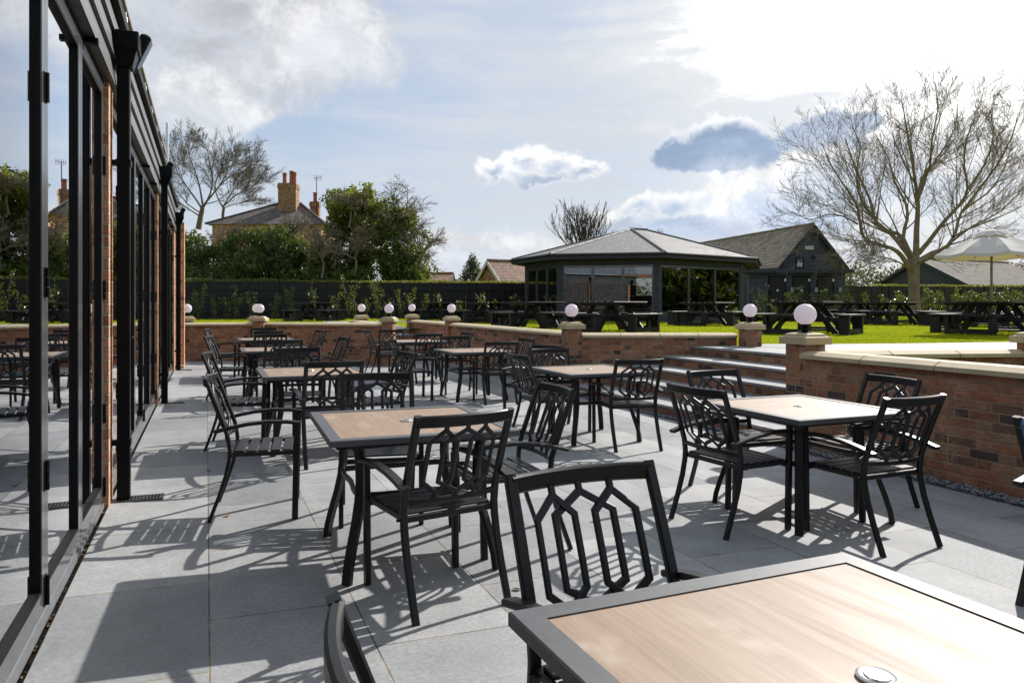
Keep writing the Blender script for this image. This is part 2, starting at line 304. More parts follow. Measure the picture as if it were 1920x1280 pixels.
# ------------------------------------------------------------------ mesh builder
class MB:
    def __init__(s): s.v = []; s.f = []
    def add(s, vs, fs, mat=None):
        o = len(s.v)
        s.v.extend([tuple(mat @ Vector(v)) if mat else tuple(v) for v in vs])
        s.f.extend([tuple(i+o for i in f) for f in fs])
    def box(s, c, d, rot=None, taper=None, ch=0.0):
        x, y, z = d[0]/2, d[1]/2, d[2]/2
        mt = Matrix.Translation(c) @ (rot.to_4x4() if rot else Matrix.Identity(4))
        if ch:
            vs = []; fs = []
            prof = [(x-ch,-y),(x,-y+ch),(x,y-ch),(x-ch,y),(-x+ch,y),(-x,y-ch),(-x,-y+ch),(-x+ch,-y)]
            k = ch
            for zz, sc in ((-z, 1), (-z+k, 0), (z-k, 0), (z, 1)):
                for (a, b) in prof:
                    vs.append((a-(k if a > 0 else -k)*sc*0.99, b-(k if b > 0 else -k)*sc*0.99, zz))
            for l in range(3):
                for i in range(8): fs.append((l*8+i, l*8+(i+1)%8, l*8+8+(i+1)%8, l*8+8+i))
            fs.append(tuple(range(7,-1,-1))); fs.append(tuple(range(24,32)))
            s.add(vs, fs, mt); return s
        tx, ty = taper if taper else (1, 1)
        vs = [(-x,-y,-z),(x,-y,-z),(x,y,-z),(-x,y,-z),(-x*tx,-y*ty,z),(x*tx,-y*ty,z),(x*tx,y*ty,z),(-x*tx,y*ty,z)]
        fs = [(3,2,1,0),(4,5,6,7),(0,1,5,4),(1,2,6,5),(2,3,7,6),(3,0,4,7)]
        s.add(vs, fs, mt); return s
    def bx(s, x0, x1, y0, y1, z0, z1):
        return s.box(((x0+x1)/2, (y0+y1)/2, (z0+z1)/2), (x1-x0, y1-y0, z1-z0))
    def sweep(s, pts, n, prof):
        """profile (p along side, q along the fixed normal n) swept along a planar path"""
        n = Vector(n).normalized(); pts = [Vector(p) for p in pts]; k = len(prof); vs = []
        for i, p in enumerate(pts):
            if i == 0: a = b = (pts[1]-p).normalized()
            elif i == len(pts)-1: a = b = (p-pts[i-1]).normalized()
            else: a = (p-pts[i-1]).normalized(); b = (pts[i+1]-p).normalized()
            tg = (a+b).normalized(); sd = tg.cross(n).normalized(); ck = max(0.5, tg.dot(a))
            for (u, w) in prof: vs.append(p+sd*(u/ck)+n*w)
        fs = [(i*k+j, i*k+(j+1)%k, (i+1)*k+(j+1)%k, (i+1)*k+j) for i in range(len(pts)-1) for j in range(k)]
        fs.append(tuple(range(k-1, -1, -1))); fs.append(tuple((len(pts)-1)*k+j for j in range(k)))
        s.add(vs, fs); return s
    def tube(s, pts, rad, sides=8, caps=True):
        pts = [Vector(p) for p in pts]
        if not hasattr(rad, '__len__'): rad = [rad]*len(pts)
        vs = []; up = Vector((0,0,1)) if abs((pts[1]-pts[0]).normalized().z) < 0.9 else Vector((1,0,0))
        t0 = (pts[1]-pts[0]).normalized(); a = t0.cross(up).normalized()
        for i, p in enumerate(pts):
            tg = (pts[min(i+1, len(pts)-1)]-pts[max(i-1, 0)]).normalized()
            a = (a-tg*a.dot(tg)).normalized(); b = tg.cross(a)
            for j in range(sides):
                an = 2*PI*j/sides; vs.append(p+(a*math.cos(an)+b*math.sin(an))*rad[i])
        k = sides
        fs = [(i*k+j, i*k+(j+1)%k, (i+1)*k+(j+1)%k, (i+1)*k+j) for i in range(len(pts)-1) for j in range(k)]
        if caps: fs.append(tuple(range(k-1, -1, -1))); fs.append(tuple((len(pts)-1)*k+j for j in range(k)))
        s.add(vs, fs); return s
    def lathe(s, prof, seg=24, c=(0,0,0)):
        vs = []; n = len(prof)
        for j in range(seg):
            an = 2*PI*j/seg
            for (r, z) in prof: vs.append((c[0]+r*math.cos(an), c[1]+r*math.sin(an), c[2]+z))
        fs = [(j*n+i, ((j+1)%seg)*n+i, ((j+1)%seg)*n+i+1, j*n+i+1) for j in range(seg) for i in range(n-1)]
        fs.append(tuple(j*n for j in range(seg-1, -1, -1))); fs.append(tuple(j*n+n-1 for j in range(seg)))
        s.add(vs, fs); return s
    def sphere(s, c, r, seg=24, rings=14):
        prof = [(max(1e-4, r*math.sin(PI*i/rings)), -r*math.cos(PI*i/rings)) for i in range(rings+1)]
        return s.lathe(prof, seg, c)
    def prism(s, poly, z0, z1, mat=None):
        n = len(poly); vs = [(x, y, z0) for x, y in poly]+[(x, y, z1) for x, y in poly]
        fs = [tuple(range(n-1, -1, -1)), tuple(range(n, 2*n))]+[(i, (i+1)%n, n+(i+1)%n, n+i) for i in range(n)]
        s.add(vs, fs, mat); return s
    def poly(s, vs): s.add(vs, [tuple(range(len(vs)))]); return s
    def build(s, name, mat, parent=None, loc=(0,0,0), rotz=0.0, smooth=None):
        me = bpy.data.meshes.new(name); me.from_pydata(s.v, [], s.f); me.update()
        uvl = me.uv_layers.new(name='UVMap')
        if len(s.f) < 4000:
            uv = [0.0]*(2*len(me.loops))
            for p in me.polygons:
                n = p.normal
                if abs(n.z) > 0.97: t1, t2 = Vector((1,0,0)), Vector((0,1,0))
                else:
                    t1 = Vector((-n.y, n.x, 0)).normalized(); t2 = n.cross(t1)
                for li in p.loop_indices:
                    co = me.vertices[me.loops[li].vertex_index].co
                    uv[2*li] = co.dot(t1); uv[2*li+1] = co.dot(t2)
            uvl.data.foreach_set('uv', uv)
        if smooth is not None:
            me.polygons.foreach_set('use_smooth', [True]*len(me.polygons)); me.set_sharp_from_angle(angle=R(smooth))
        me.materials.append(M[mat] if isinstance(mat, str) else mat)
        o = bpy.data.objects.new(name, me); COL.objects.link(o)
        o.location = loc; o.rotation_euler = (0, 0, rotz)
        if parent: o.parent = parent
        return o

def rprof(w, d, c=0.004):
    """rounded rectangular tube section, w along the side axis, d along the normal"""
    x, y = w/2, d/2
    return [(x-c,-y),(x,-y+c),(x,y-c),(x-c,y),(-x+c,y),(-x,y-c),(-x,-y+c),(-x+c,-y)]
def thing(name, label, cat, loc=(0,0,0), rotz=0.0, group=None):
    o = bpy.data.objects.new(name, None); COL.objects.link(o); o.empty_display_size = 0.1
    o.location = loc; o.rotation_euler = (0, 0, rotz)
    o['label'] = label; o['category'] = cat
    if group: o['group'] = group
    return o
def tag(o, label, cat, group=None):
    o['label'] = label; o['category'] = cat
    if group: o['group'] = group
    return o
def struct(o, label=None):
    o['kind'] = 'structure'
    if label: o['label'] = label; o['category'] = o.name.replace('_', ' ').split('.')[0]
    return o
KIDS = {}
def kids(o):
    return list(o.children)
def dup(root, loc, rotz, label):
    r = root.copy(); COL.objects.link(r); r.location = loc; r.rotation_euler = (0, 0, rotz); r['label'] = label
    for ch in kids(root):
        c = ch.copy(); COL.objects.link(c); c.parent = r
        for g in kids(ch):
            d = g.copy(); COL.objects.link(d); d.parent = c
    return r
# ================================================================== GROUND SHEETS
def sheet(name, polyxy, zf, mat, step=None):
    pts = [Vector(p) for p in polyxy]
    if step:
        xs = [p.x for p in pts]; ys = [p.y for p in pts]
        n = len(pts); vs = list(pts)
        x = min(xs)+step/2
        while x < max(xs):
            y = min(ys)+step/2
            while y < max(ys): vs.append(Vector((x, y))); y += step
            x += step
        r = delaunay_2d_cdt(vs, [], [list(range(n))], 1, 1e-4)
        mb = MB(); mb.add([(v.x, v.y, zf(v.x, v.y)) for v in r[0]], [tuple(f) for f in r[2]])
    else:
        mb = MB(); mb.add([(p.x, p.y, zf(p.x, p.y)) for p in pts], [tuple(range(len(pts)))])
    return struct(mb.build(name, mat))

def lawn_z(x, y):
    d = x*FW[0]+y*FW[1]; u = (x*RT[0]+y*RT[1])
    k = max(0.0, min(1.0, (d-30)/16))*max(0.0, min(1.0, (u/max(d, 1)-0.18)/0.2))
    z = LAWN+0.20*k*k*(3-2*k)
    if d > 18: z += 0.015*mnoise.noise(Vector((x*0.3, y*0.3, 0)))
    return z
PATIO = [(-0.636,-8),(5.84,-8),(5.84,17.2),(5.84,18.4),(4.2,18.4),(4.05,16.95),(1.25,18.7),(-0.5,18.95),(-0.636,18.95)]
sheet('patio', PATIO, lambda x, y: pz(x), 'paver', 1.0)
lawn_poly = [(-40,19.1),(-0.6,19.1),(1.25,18.85),(4.0,17.1),(4.05,20.6),(4.4,21.3),(5.7,21.3),(6.0,17.3),(6.0,11.0),(8.6,9.95),(9.2,10.15),(10.3,9.75),(11.9,9.36),(14.1,9.05),(30,6.5),(90,-5),(90,90),(-40,90)]
lawn = sheet('lawn', lawn_poly, lawn_z, 'lawn', 2.2)
far = sheet('far_ground', [(-400,40),(-60,-60),(90,-90),(600,-60),(700,700),(-300,800)], lambda x, y: -0.40, 'lawn')
landing = sheet('path', [(7.72,5.75),(8.45,5.3),(30,1.6),(30,6.45),(14.1,9.0),(11.9,9.31),(10.3,9.7),(9.2,10.1),(8.6,9.8),(7.72,10.08)], lambda x, y: LAWN+0.006, 'paver')
lpath = sheet('lawn_path', [(4.3,21.1),(5.75,21.1),(5.9,27.2),(12,26.0),(12.2,27.2),(4.3,28.6)], lambda x, y: LAWN+0.022, 'paver')
planter = sheet('planter_grass', [(6.06,-3),(14,-3),(14,3.7),(8.4,5.05),(6.06,5.6)], lambda x, y: 0.74, 'lawn')
soil = sheet('planting_bed', [dep(300,33.4),dep(985,35.2),dep(985,37.3),dep(300,34.8)], lambda x, y: LAWN+0.03, 'soil')

# grass blades: nobody could count them, one object
def grass(name, n, sampler, hgt, seed, w=0.011):
    rg = random.Random(seed); mb = MB()
    for _ in range(n):
        x, y, z, sc = sampler(rg)
        h = hgt*rg.uniform(0.5, 1.2)*sc; a = rg.uniform(0, 2*PI); l = rg.uniform(0, 0.7)*h; la = rg.uniform(0, 2*PI)
        ww = w*sc
        dx, dy = math.cos(a)*ww, math.sin(a)*ww; tx, ty = math.cos(la)*l, math.sin(la)*l
        mb.add([(x-dx,y-dy,z),(x+dx,y+dy,z),(x+tx,y+ty,z+h)], [(0,1,2)])
    o = mb.build(name, 'grass_blade'); o['kind'] = 'stuff'; return o
def inpoly(x, y, P):
    c = False; j = len(P)-1
    for i in range(len(P)):
        if (P[i][1] > y) != (P[j][1] > y) and x < (P[j][0]-P[i][0])*(y-P[i][1])/(P[j][1]-P[i][1])+P[i][0]: c = not c
        j = i
    return c
PATHP = [(4.2,21.0),(5.85,21.0),(6.0,27.1),(12.1,25.9),(12.3,27.3),(4.2,28.7)]
def samp_lawn(rg):
    while True:
        d = 9.5*math.exp(rg.random()*math.log(36/9.5)); px = rg.uniform(300, 2150)
        x, y = dep(px, d)
        if inpoly(x, y, lawn_poly) and not inpoly(x, y, PATHP): return x, y, lawn_z(x, y)-0.004, max(0.85, d/20)
o = grass('lawn_grass', 60000, samp_lawn, 0.036, 5); o['label'] = 'short sunlit yellow-green grass of the lawn'; o['category'] = 'grass'
def samp_pl(rg):
    while True:
        x, y = rg.uniform(6.1, 9.4), rg.uniform(0.5, 5.5)
        if y < 5.62-0.24*(x-6.06): return x, y, 0.735, 1.0
o = grass('planter_blades', 6000, samp_pl, 0.06, 6, 0.006); o['label'] = 'grass in the low bed behind the right brick wall'; o['category'] = 'grass'

# ================================================================== GARDEN WALLS, PIERS, STEPS
def wall(p0, p1, thick, z0, ztop, label, name='brick_wall', seg=0.75, ext=(0,0), group='brick garden walls with stone copings'):
    """p0->p1 is the line of the face towards the patio; the wall lies to the left of it seen from above (p0 to p1 direction)"""
    v = Vector((p1[0]-p0[0], p1[1]-p0[1])); L = v.length; ang = math.atan2(v.y, v.x)
    t = thing(name, label, 'garden wall', (p0[0], p0[1], 0), ang, group)
    lo, hi = min(0, thick), max(0, thick)
    MB().bx(0, L, lo, hi, z0, ztop-0.075).build('brickwork', 'brick', t)
    n = max(1, round(L/seg)); g = 0.013; cp = MB(); y0, y1 = lo-0.055, hi+0.055; zb, zm, zt = ztop-0.075, ztop-0.035, ztop
    for i in range(n):
        a = -ext[0]+i*(L+ext[0]+ext[1])/n+g/2; b = -ext[0]+(i+1)*(L+ext[0]+ext[1])/n-g/2; k = 0.008 if i % 2 else 0.0
        prof = [(y0,zb),(y0,zm),(y0+0.085,zt),(y1-0.085,zt),(y1,zm),(y1,zb)]; m = len(prof)
        vs = [(a, y, z) for y, z in prof]+[(b, y, z) for y, z in prof]
        cp.add(vs, [tuple(range(m-1,-1,-1)), tuple(range(m,2*m))]+[(j, (j+1)%m, m+(j+1)%m, m+j) for j in range(m)])
    # mortar bed showing in the joints
    cp.bx(0.01, L-0.01, y0+0.012, y1-0.012, zb+0.002, zm-0.004)
    cp.build('coping', 'coping', t)
    return t
TW = 0.25
# note: wall() puts the thickness on the left of p0->p1
wall((5.85,11.0),(5.85,17.3), -TW, -0.2, 0.93, 'brick garden wall between the middle lamp pier and the pier farther back')
wall((5.85,17.55),(5.85,21.1), -TW, -0.2, 0.93, 'short far brick wall beside the small far steps')
wall((8.46,9.80),(5.99,10.73), -TW, -0.3, 0.915, 'brick wall running beside the wide steps up to the lawn')
wall((5.85,-6),(5.85,5.78), -TW, -0.25, 0.92, 'near right brick wall with gravel strip along its foot')
wall((6.05,5.74),(8.3,5.16), TW, -0.25, 0.915, 'brick wall angling away behind the right-hand planted bed')
wall((1.38,18.6),(4.02,16.92), TW, -0.2, 0.95, 'diagonal brick wall at the far end of the patio')
wall((-0.62,18.86),(1.12,18.66), TW, -0.2, 0.95, 'far left brick wall ending at the house corner')
wall((4.08,17.05),(4.16,20.5), TW, -0.2, 0.95, 'short brick wall along the left of the small far steps')

pier_proto = [None]
def pier(x, y, base, lab, glab, rot=0.0, top=1.0):
    if pier_proto[0] is None:
        t = thing('brick_pier', lab, 'pier', (x, y, 0), rot, 'brick piers with buff caps')
        MB().bx(-0.135, 0.135, -0.135, 0.135, -0.25, 0.985).build('shaft', 'brick', t)
        c = MB(); c.box((0,0,1.0225), (0.37,0.37,0.075), ch=0.004)
        c.lathe([(0.236,1.0602),(0.200,1.077),(0.196,1.090),(0.150,1.104)], 4)
        o = c.build('cap', 'cap_stone', t)
        o.data.transform(Matrix.Identity(4))
        pier_proto[0] = t
        g = thing('globe_lamp', glab, 'lamp', (x, y, 1.104), rot, 'white globe lamps on the piers')
        MB().lathe([(0.072,0.0),(0.072,0.012),(0.036,0.014),(0.036,0.072),(0.062,0.074),(0.062,0.090),(0.03,0.092)], 20).build('stand', 'plastic_black', g, smooth=35)
        s = MB(); s.sphere((0,0,0.196), 0.112, 32, 20); s.build('globe', 'globe', g, smooth=80)
        pier_proto.append(g)
    else:
        dup(pier_proto[0], (x, y, 0), rot, lab); dup(pier_proto[1], (x, y, 1.104), rot, glab)
# the cap's pyramid (lathe with 4 segments) is turned 45 degrees below so that its edges follow the cap
pier(6.0, 5.90, 0, 'nearest brick pier at the right end of the steps', 'largest white globe lamp, on the pier right of the steps')
for ob in list(pier_proto[0].children):
    if ob.name.startswith('cap'):
        me = ob.data; n = len(me.vertices)
        for v in me.vertices[n-16:]:
            x, y = v.co.x, v.co.y; c = math.cos(PI/4); v.co.x, v.co.y = c*x-c*y, c*x+c*y
pier(8.58, 9.62, 0, 'brick pier at the top left corner of the wide steps', 'globe lamp at the top of the wide steps, before the barn', R(-15))
pier(5.87, 10.87, 0, 'brick pier where two walls meet left of the wide steps', 'globe lamp in front of the pavilion, left of the wide steps', R(-8))
pier(5.92, 17.42, 0, 'brick pier midway along the wall behind the far tables', 'globe lamp midway along the wall, right of the far steps')
pier(5.92, 21.2, 0, 'farthest brick pier, right of the small far steps', 'smallest globe lamp, right of the small far steps')
pier(4.12, 16.8, 0, 'brick pier at the right end of the diagonal wall', 'globe lamp left of the small far steps, on diagonal wall end', R(-32))
pier(*dep(678, 20.4), 0, 'brick pier standing behind the diagonal wall on the lawn', 'globe lamp behind the diagonal wall, second from left lamp pair')
pier(1.25, 18.6, 0, 'front brick pier of the close pair at the far left', 'right-hand globe of the overlapping pair, far left', R(-20))
pier(*dep(481, 18.75), 0, 'rear brick pier of the close pair at the far left', 'left-hand globe of the overlapping pair, far left', R(-20))
pier(*dep(351, 17.9), 0, 'brick pier half hidden by the house corner', 'globe lamp half hidden behind the house corner')
pier(8.5, 5.12, 0, 'brick pier at the right frame edge behind the low bed', 'globe lamp beyond the right edge of the low bed', R(-15))

st = thing('garden_steps', 'wide brick steps with pale grey treads rising to the lawn', 'steps', (0,0,0))
XS = [5.75, 6.24, 6.73, 7.22, 7.72]; ZS = [0.059, 0.218, 0.377, 0.536, 0.700]
for i in range(5):
    x1 = XS[i+1]+0.03 if i < 4 else 7.95
    yl = 10.73-0.376*(XS[i]-5.99)-0.02
    MB().bx(XS[i], x1, 5.80 if i else 6.06, yl, ZS[i]-0.032, ZS[i]).build('tread', 'paver', st)
    MB().bx(XS[i]+0.028, (XS[i+1]+0.02 if i < 4 else 7.93), 5.82 if i else 6.065, yl-0.004, (ZS[i-1]-0.03 if i else -0.25), ZS[i]-0.033).build('riser', 'brick', st)
s2 = thing('garden_steps', 'small far steps between two lamp piers', 'steps', (0,0,0))
for i in range(5):
    y0 = 18.35+0.5*i
    MB().bx(4.3, 5.62, y0, y0+0.56, ZS[i]-0.035, ZS[i]).build('tread', 'paver', s2)
    MB().bx(4.32, 5.6, y0+0.03, y0+0.54, (ZS[i-1]-0.035 if i else -0.25), ZS[i]-0.036).build('riser', 'brick', s2)

# gravel margins
gr = MB(); rg = random.Random(3)
def stone(mb, x, y, z, r, rg):
    q = [(r*rg.uniform(.7,1.3),0,0),(0,r*rg.uniform(.7,1.3),0),(-r*rg.uniform(.7,1.3),0,0),(0,-r*rg.uniform(.7,1.3),0),(0,0,r*rg.uniform(.5,.9)),(0,0,-r*.5)]
    mt = Matrix.Translation((x,y,z)) @ Matrix.Rotation(rg.uniform(0,6.3),4,'Z') @ Matrix.Rotation(rg.uniform(-.6,.6),4,'X')
    mb.add(q, [(0,1,4),(1,2,4),(2,3,4),(3,0,4),(1,0,5),(2,1,5),(3,2,5),(0,3,5)], mt)
for _ in range(5200):
    if rg.random() < 0.62: x, y = rg.uniform(5.66, 5.83), rg.uniform(0.8, 6.0)
    else: x, y = rg.uniform(5.66, 5.77), rg.uniform(6.0, 10.7)
    stone(gr, x, y, pz(x)+0.012+rg.uniform(0, 0.02), rg.uniform(0.009, 0.019), rg)
o = gr.build('gravel', 'gravel'); o['kind'] = 'stuff'; o['label'] = 'grey gravel strip along the foot of the right wall and steps'; o['category'] = 'gravel'

# ================================================================== CHAIRS
ZB = [(0.0,-0.352),(0.08,-0.322),(0.18,-0.285),(0.30,-0.247),(0.40,-0.226),(0.46,-0.221),(0.54,-0.231),(0.62,-0.256),(0.75,-0.303),(0.90,-0.361),(0.932,-0.373)]
def yb(z):
    for (a, ya), (b, ybb) in zip(ZB, ZB[1:]):
        if z <= b: return ya+(ybb-ya)*(z-a)/(b-a)
    return ZB[-1][1]
def bow(x, k=0.040): return -k*(1-(x/0.25)**2)
def make_chair(label):
    t = thing('garden_chair', label, 'chair', (0,0,0), 0, 'black metal armchairs around the patio tables')
    bm_ = 'black_metal'
    for sx in (-1, 1):
        x = sx*0.245
        MB().sweep([(x, y, z) for z, y in ZB], (1,0,0), rprof(0.024, 0.036, 0.005)).build('leg', bm_, t, smooth=30)
    for sx in (-1, 1):
        x = sx*0.256
        MB().sweep([(x, 0.190, 0.0),(x, 0.194, 0.2),(x, 0.199, 0.44),(x, 0.204, 0.620)], (1,0,0), rprof(0.040, 0.030, 0.005)).build('leg', bm_, t, smooth=30)
    for sx in (-1, 1):
        x = sx*0.275
        MB().sweep([(x, 0.226, 0.631),(x, 0.14, 0.643),(x, 0.02, 0.647),(x, -0.11, 0.636),(x, -0.22, 0.616),(x, -0.315, 0.592)], (1,0,0), rprof(0.022, 0.050, 0.005)).build('armrest', bm_, t, smooth=30)
    sf = MB()
    for sx in (-1, 1): sf.sweep([(sx*0.238, -0.215, 0.435),(sx*0.238, 0.06, 0.432),(sx*0.243, 0.188, 0.437)], (1,0,0), rprof(0.026, 0.022, 0.004))
    sf.sweep([(-0.235, -0.212, 0.432),(0.235, -0.212, 0.432)], (0,0,1), rprof(0.022, 0.03, 0.004))
    sf.sweep([(-0.246, 0.186, 0.420),(0.246, 0.186, 0.420)], (0,0,1), rprof(0.024, 0.030, 0.004))
    for sx in (-1, 1):
        for yy, zz in ((-0.205, 0.432), (0.208, 0.44)): sf.box((sx*0.262, yy, zz), (0.022, 0.012, 0.012))
    sf.build('seat_frame', bm_, t, smooth=30)
    sl = MB()
    for i in range(5):
        y = -0.165+i*0.0765
        sl.box((0, y, 0.449+(0.003 if i in (0,) else 0)), (0.468, 0.062, 0.012), ch=0.003)
    sl.build('seat', bm_, t, smooth=30)
    # backrest: top rail, lower rail and three overlapping elongated hexagons, bent to the leaning bowed surface
    bk = MB()
    def rail(zc, hgt, th, k):
        xs = [-0.245+0.49*i/12 for i in range(13)]
        bk.sweep([(x, yb(zc)+bow(x, k), zc) for x in xs], (0,0,1), rprof(th, hgt, 0.006))
    rail(0.904, 0.054, 0.024, 0.042); rail(0.520, 0.030, 0.016, 0.040)
    o = len(bk.v)
    pr = rprof(0.022, 0.015, 0.004)
    for k_, (cx, xl, xr) in enumerate(((-0.103,-0.172,-0.036),(0.0,-0.102,0.102),(0.103,0.036,0.172))):
        off = (0.004, -0.004, 0.004)[k_]
        bk.sweep([(cx, off, 0.888),(cx, off, 0.846)], (0,1,0), pr)
        for xx in (xl, xr):
            bk.sweep([(cx, off, 0.858),(xx, off, 0.800),(xx, off, 0.700),(xx, off, 0.608),(cx, off, 0.553)], (0,1,0), pr)
        bk.sweep([(cx, off, 0.560),(cx, off, 0.528)], (0,1,0), pr)
    for i in range(o, len(bk.v)):
        x, y, z = bk.v[i]; bk.v[i] = (x, y+yb(z)+bow(x), z)
    bk.build('backrest', bm_, t, smooth=30)
    return t
CH = [  # x, y, rot, label
 (1.09,1.545,183,'black lattice armchair on the far side of the closest table'),
 (0.57,0.95,-90,'black armchair cut by the bottom frame edge, left of the closest table'),
 (1.053,3.446,10,'black armchair tucked under the near side of second table from camera, back to us'),
 (0.396,5.12,-97.8,'nearest side-on black armchair on the left, facing right towards the second table'),
 (1.09,4.7,170,'black armchair facing us behind the second table from camera'),
 (1.665,3.99,88,'black armchair turned sideways at the right edge of the second table'),
 (3.345,3.88,-84,'black armchair left of the sun-glared table, its seat pointing right'),
 (3.93,4.465,180,'black armchair facing us between the sun-glared table and the wide steps'),
 (4.565,4.04,84,'black armchair at the right of the sun-glared table, backed by the brick wall'),
 (3.93,3.415,2,'black armchair with sun-lit top rail at near right of the sun-glared table'),
 (4.11,6.465,-7.7,'black armchair on near side of the table at the foot of the wide steps'),
 (3.515,7.05,-90,'black armchair left of the table at the foot of the wide steps, facing right'),
 (3.94,7.52,178,'black armchair facing us behind the table at the foot of the wide steps'),
 (3.9,8.36,112,'black armchair mostly hidden behind another, beyond the table by the wide steps'),
 (4.08,10.02,-3,'black armchair on near side of the middle table along the right-hand wall'),
 (4.52,10.55,95,'black armchair right of the middle table along the right-hand wall, facing left'),
 (3.92,11.15,171,'black armchair facing us behind the middle table along the right-hand wall'),
 (4.46,13.2,96,'black armchair right of the far table near the small far steps, facing left'),
 (3.86,13.05,3,'black armchair on near side of the far table near the small far steps'),
 (1.62,7.26,97,'black armchair facing left at the right end of the third table beside the doors'),
 (3.025,10.63,-92,'black armchair left of the middle table along the right-hand wall, facing right'),
 (3.55,14.3,165,'black armchair facing us behind the far table near the small far steps'),
 (3.55,14.94,-88,'black armchair left of the far table near the small far steps, against the diagonal wall'),
 (1.03,6.615,3,'black armchair on near side of the third table beside the glass doors'),
 (0.37,7.53,-99,'black armchair left of the third table beside the glass doors, facing right'),
 (0.94,7.93,176,'black armchair facing us behind the third table beside the glass doors'),
 (0.96,10.55,8,'black armchair on near side of the fourth table beside the glass doors'),
 (0.39,11.4,-102,'black armchair left of the fourth table beside the glass doors, facing right'),
 (1.61,10.85,98,'black armchair right of the fourth table beside the glass doors, facing left'),
 (0.95,11.8,173,'black armchair facing us behind the fourth table beside the glass doors'),
 (1.06,14.15,4,'black armchair on near side of the farthest table beside the glass doors'),
 (0.37,14.8,-101,'black armchair left of the farthest table beside the glass doors, facing right'),
 (1.08,15.2,172,'black armchair facing us behind the farthest table beside the glass doors'),
 (1.76,14.1,106,'black armchair right of the farthest table beside the doors, against the brick wall'),
 (4.09,2.1,-88,'black armchair cut by the right frame edge with a denim jacket on it'),
]
proto = None
for x, y, rz, lab in CH:
    if proto is None:
        proto = make_chair(lab); proto.location = (x, y, pz(x)); proto.rotation_euler = (0, 0, R(rz))
    else: dup(proto, (x, y, pz(x)), R(rz), lab)

# denim jacket hanging over the back of the right-edge chair
jk = MB(); gx, gz = 14, 12
vs = []
for i in range(gx+1):
    for j in range(gz+1):
        x = -0.195+0.39*i/gx; a = j/gz
        if a < 0.45: zz = 0.60+0.345*(a/0.45); y = yb(zz)-0.040
        elif a < 0.55: q = (a-0.45)/0.1; zz = 0.945+0.012*math.sin(PI*q); y = yb(0.93)-0.04+0.075*q
        else: q = (a-0.55)/0.45; zz = 0.945-0.40*q; y = yb(zz)+0.036
        w = 0.010*math.sin(19*x+4*a)+0.008*math.sin(33*x-7*a)
        vs.append((x, y+bow(x)+(w if a < 0.45 else -w), zz-0.02*math.cos(6*x)))
fs = [(i*(gz+1)+j, (i+1)*(gz+1)+j, (i+1)*(gz+1)+j+1, i*(gz+1)+j+1) for i in range(gx) for j in range(gz)]
jk.add(vs, fs)
o = jk.build('denim_jacket', 'denim', None, (4.09, 2.10, pz(4.09)), R(-88), 60)
sm = o.modifiers.new('cloth_thickness', 'SOLIDIFY'); sm.thickness = 0.012
tag(o, 'blue denim jacket draped on the chair at the right frame edge', 'jacket')

# ================================================================== PATIO TABLES
def make_table(label):
    t = thing('patio_table', label, 'table', (0,0,0), 0, 'square oak-topped patio tables')
    S, zt, bw, th = 0.502, 0.757, 0.062, 0.032
    fr = MB()
    for k in range(4):
        mt = Matrix.Rotation(k*PI/2, 4, 'Z')
        a, b, c = S, S-bw, 0.004
        # mitred border section
        P = [(a,a,zt-th),(a,a,zt-c),(a-c,a-c,zt),(b,b,zt),(b,b,zt-th)]
        Q = [(x,-y,z) for x, y, z in P]; n = len(P)
        fr.add(P+Q, [(i, (i+1)%n, n+(i+1)%n, n+i) for i in range(n)], mt)
    fr.build('top_frame', 'table_frame', t)
    MB().bx(-S+bw, S-bw, -S+bw, S-bw, zt-0.024, zt-0.0035).build('tabletop', 'oak', t)
    MB().lathe([(0.001,zt-0.004),(0.036,zt-0.004),(0.036,zt+0.0015),(0.031,zt+0.004),(0.027,zt+0.002),(0.024,zt+0.002),(0.022,zt+0.005),(0.001,zt+0.006)], 28).build('parasol_cap', 'steel', t, smooth=40)
    path = [(0.625,0.714),(0.552,0.718),(0.500,0.703),(0.468,0.668),(0.455,0.610),(0.450,0.500),(0.462,0.400),(0.490,0.295),(0.530,0.180),(0.560,0.080),(0.572,0.0)]
    for k in range(4):
        an = PI/4+k*PI/2; c, s_ = math.cos(an), math.sin(an)
        MB().sweep([(r*c, r*s_, z) for r, z in path], (-s_, c, 0), rprof(0.034, 0.054, 0.006)).build('leg', 'black_metal', t, smooth=30)
    ap = MB()
    for k in range(4):
        ap.add(*( [(-0.44,0.42,0.700),(0.44,0.42,0.700),(0.44,0.44,0.700),(-0.44,0.44,0.700),(-0.44,0.42,0.7245),(0.44,0.42,0.7245),(0.44,0.44,0.7245),(-0.44,0.44,0.7245)],
                  [(3,2,1,0),(4,5,6,7),(0,1,5,4),(1,2,6,5),(2,3,7,6),(3,0,4,7)] ), Matrix.Rotation(k*PI/2, 4, 'Z'))
    ap.build('apron', 'black_metal', t)
    sr = MB()
    for k in range(4):
        a0 = PI/4+k*PI/2; p = []
        for i in range(9):
            q = i/8; an = a0+q*PI/2; r = 0.452-0.13*math.sin(PI*q)
            p.append((r*math.cos(an), r*math.sin(an), 0.43))
        sr.sweep(p, (0,0,1), rprof(0.022, 0.032, 0.004))
    sr.build('stretcher', 'black_metal', t, smooth=30)
    return t
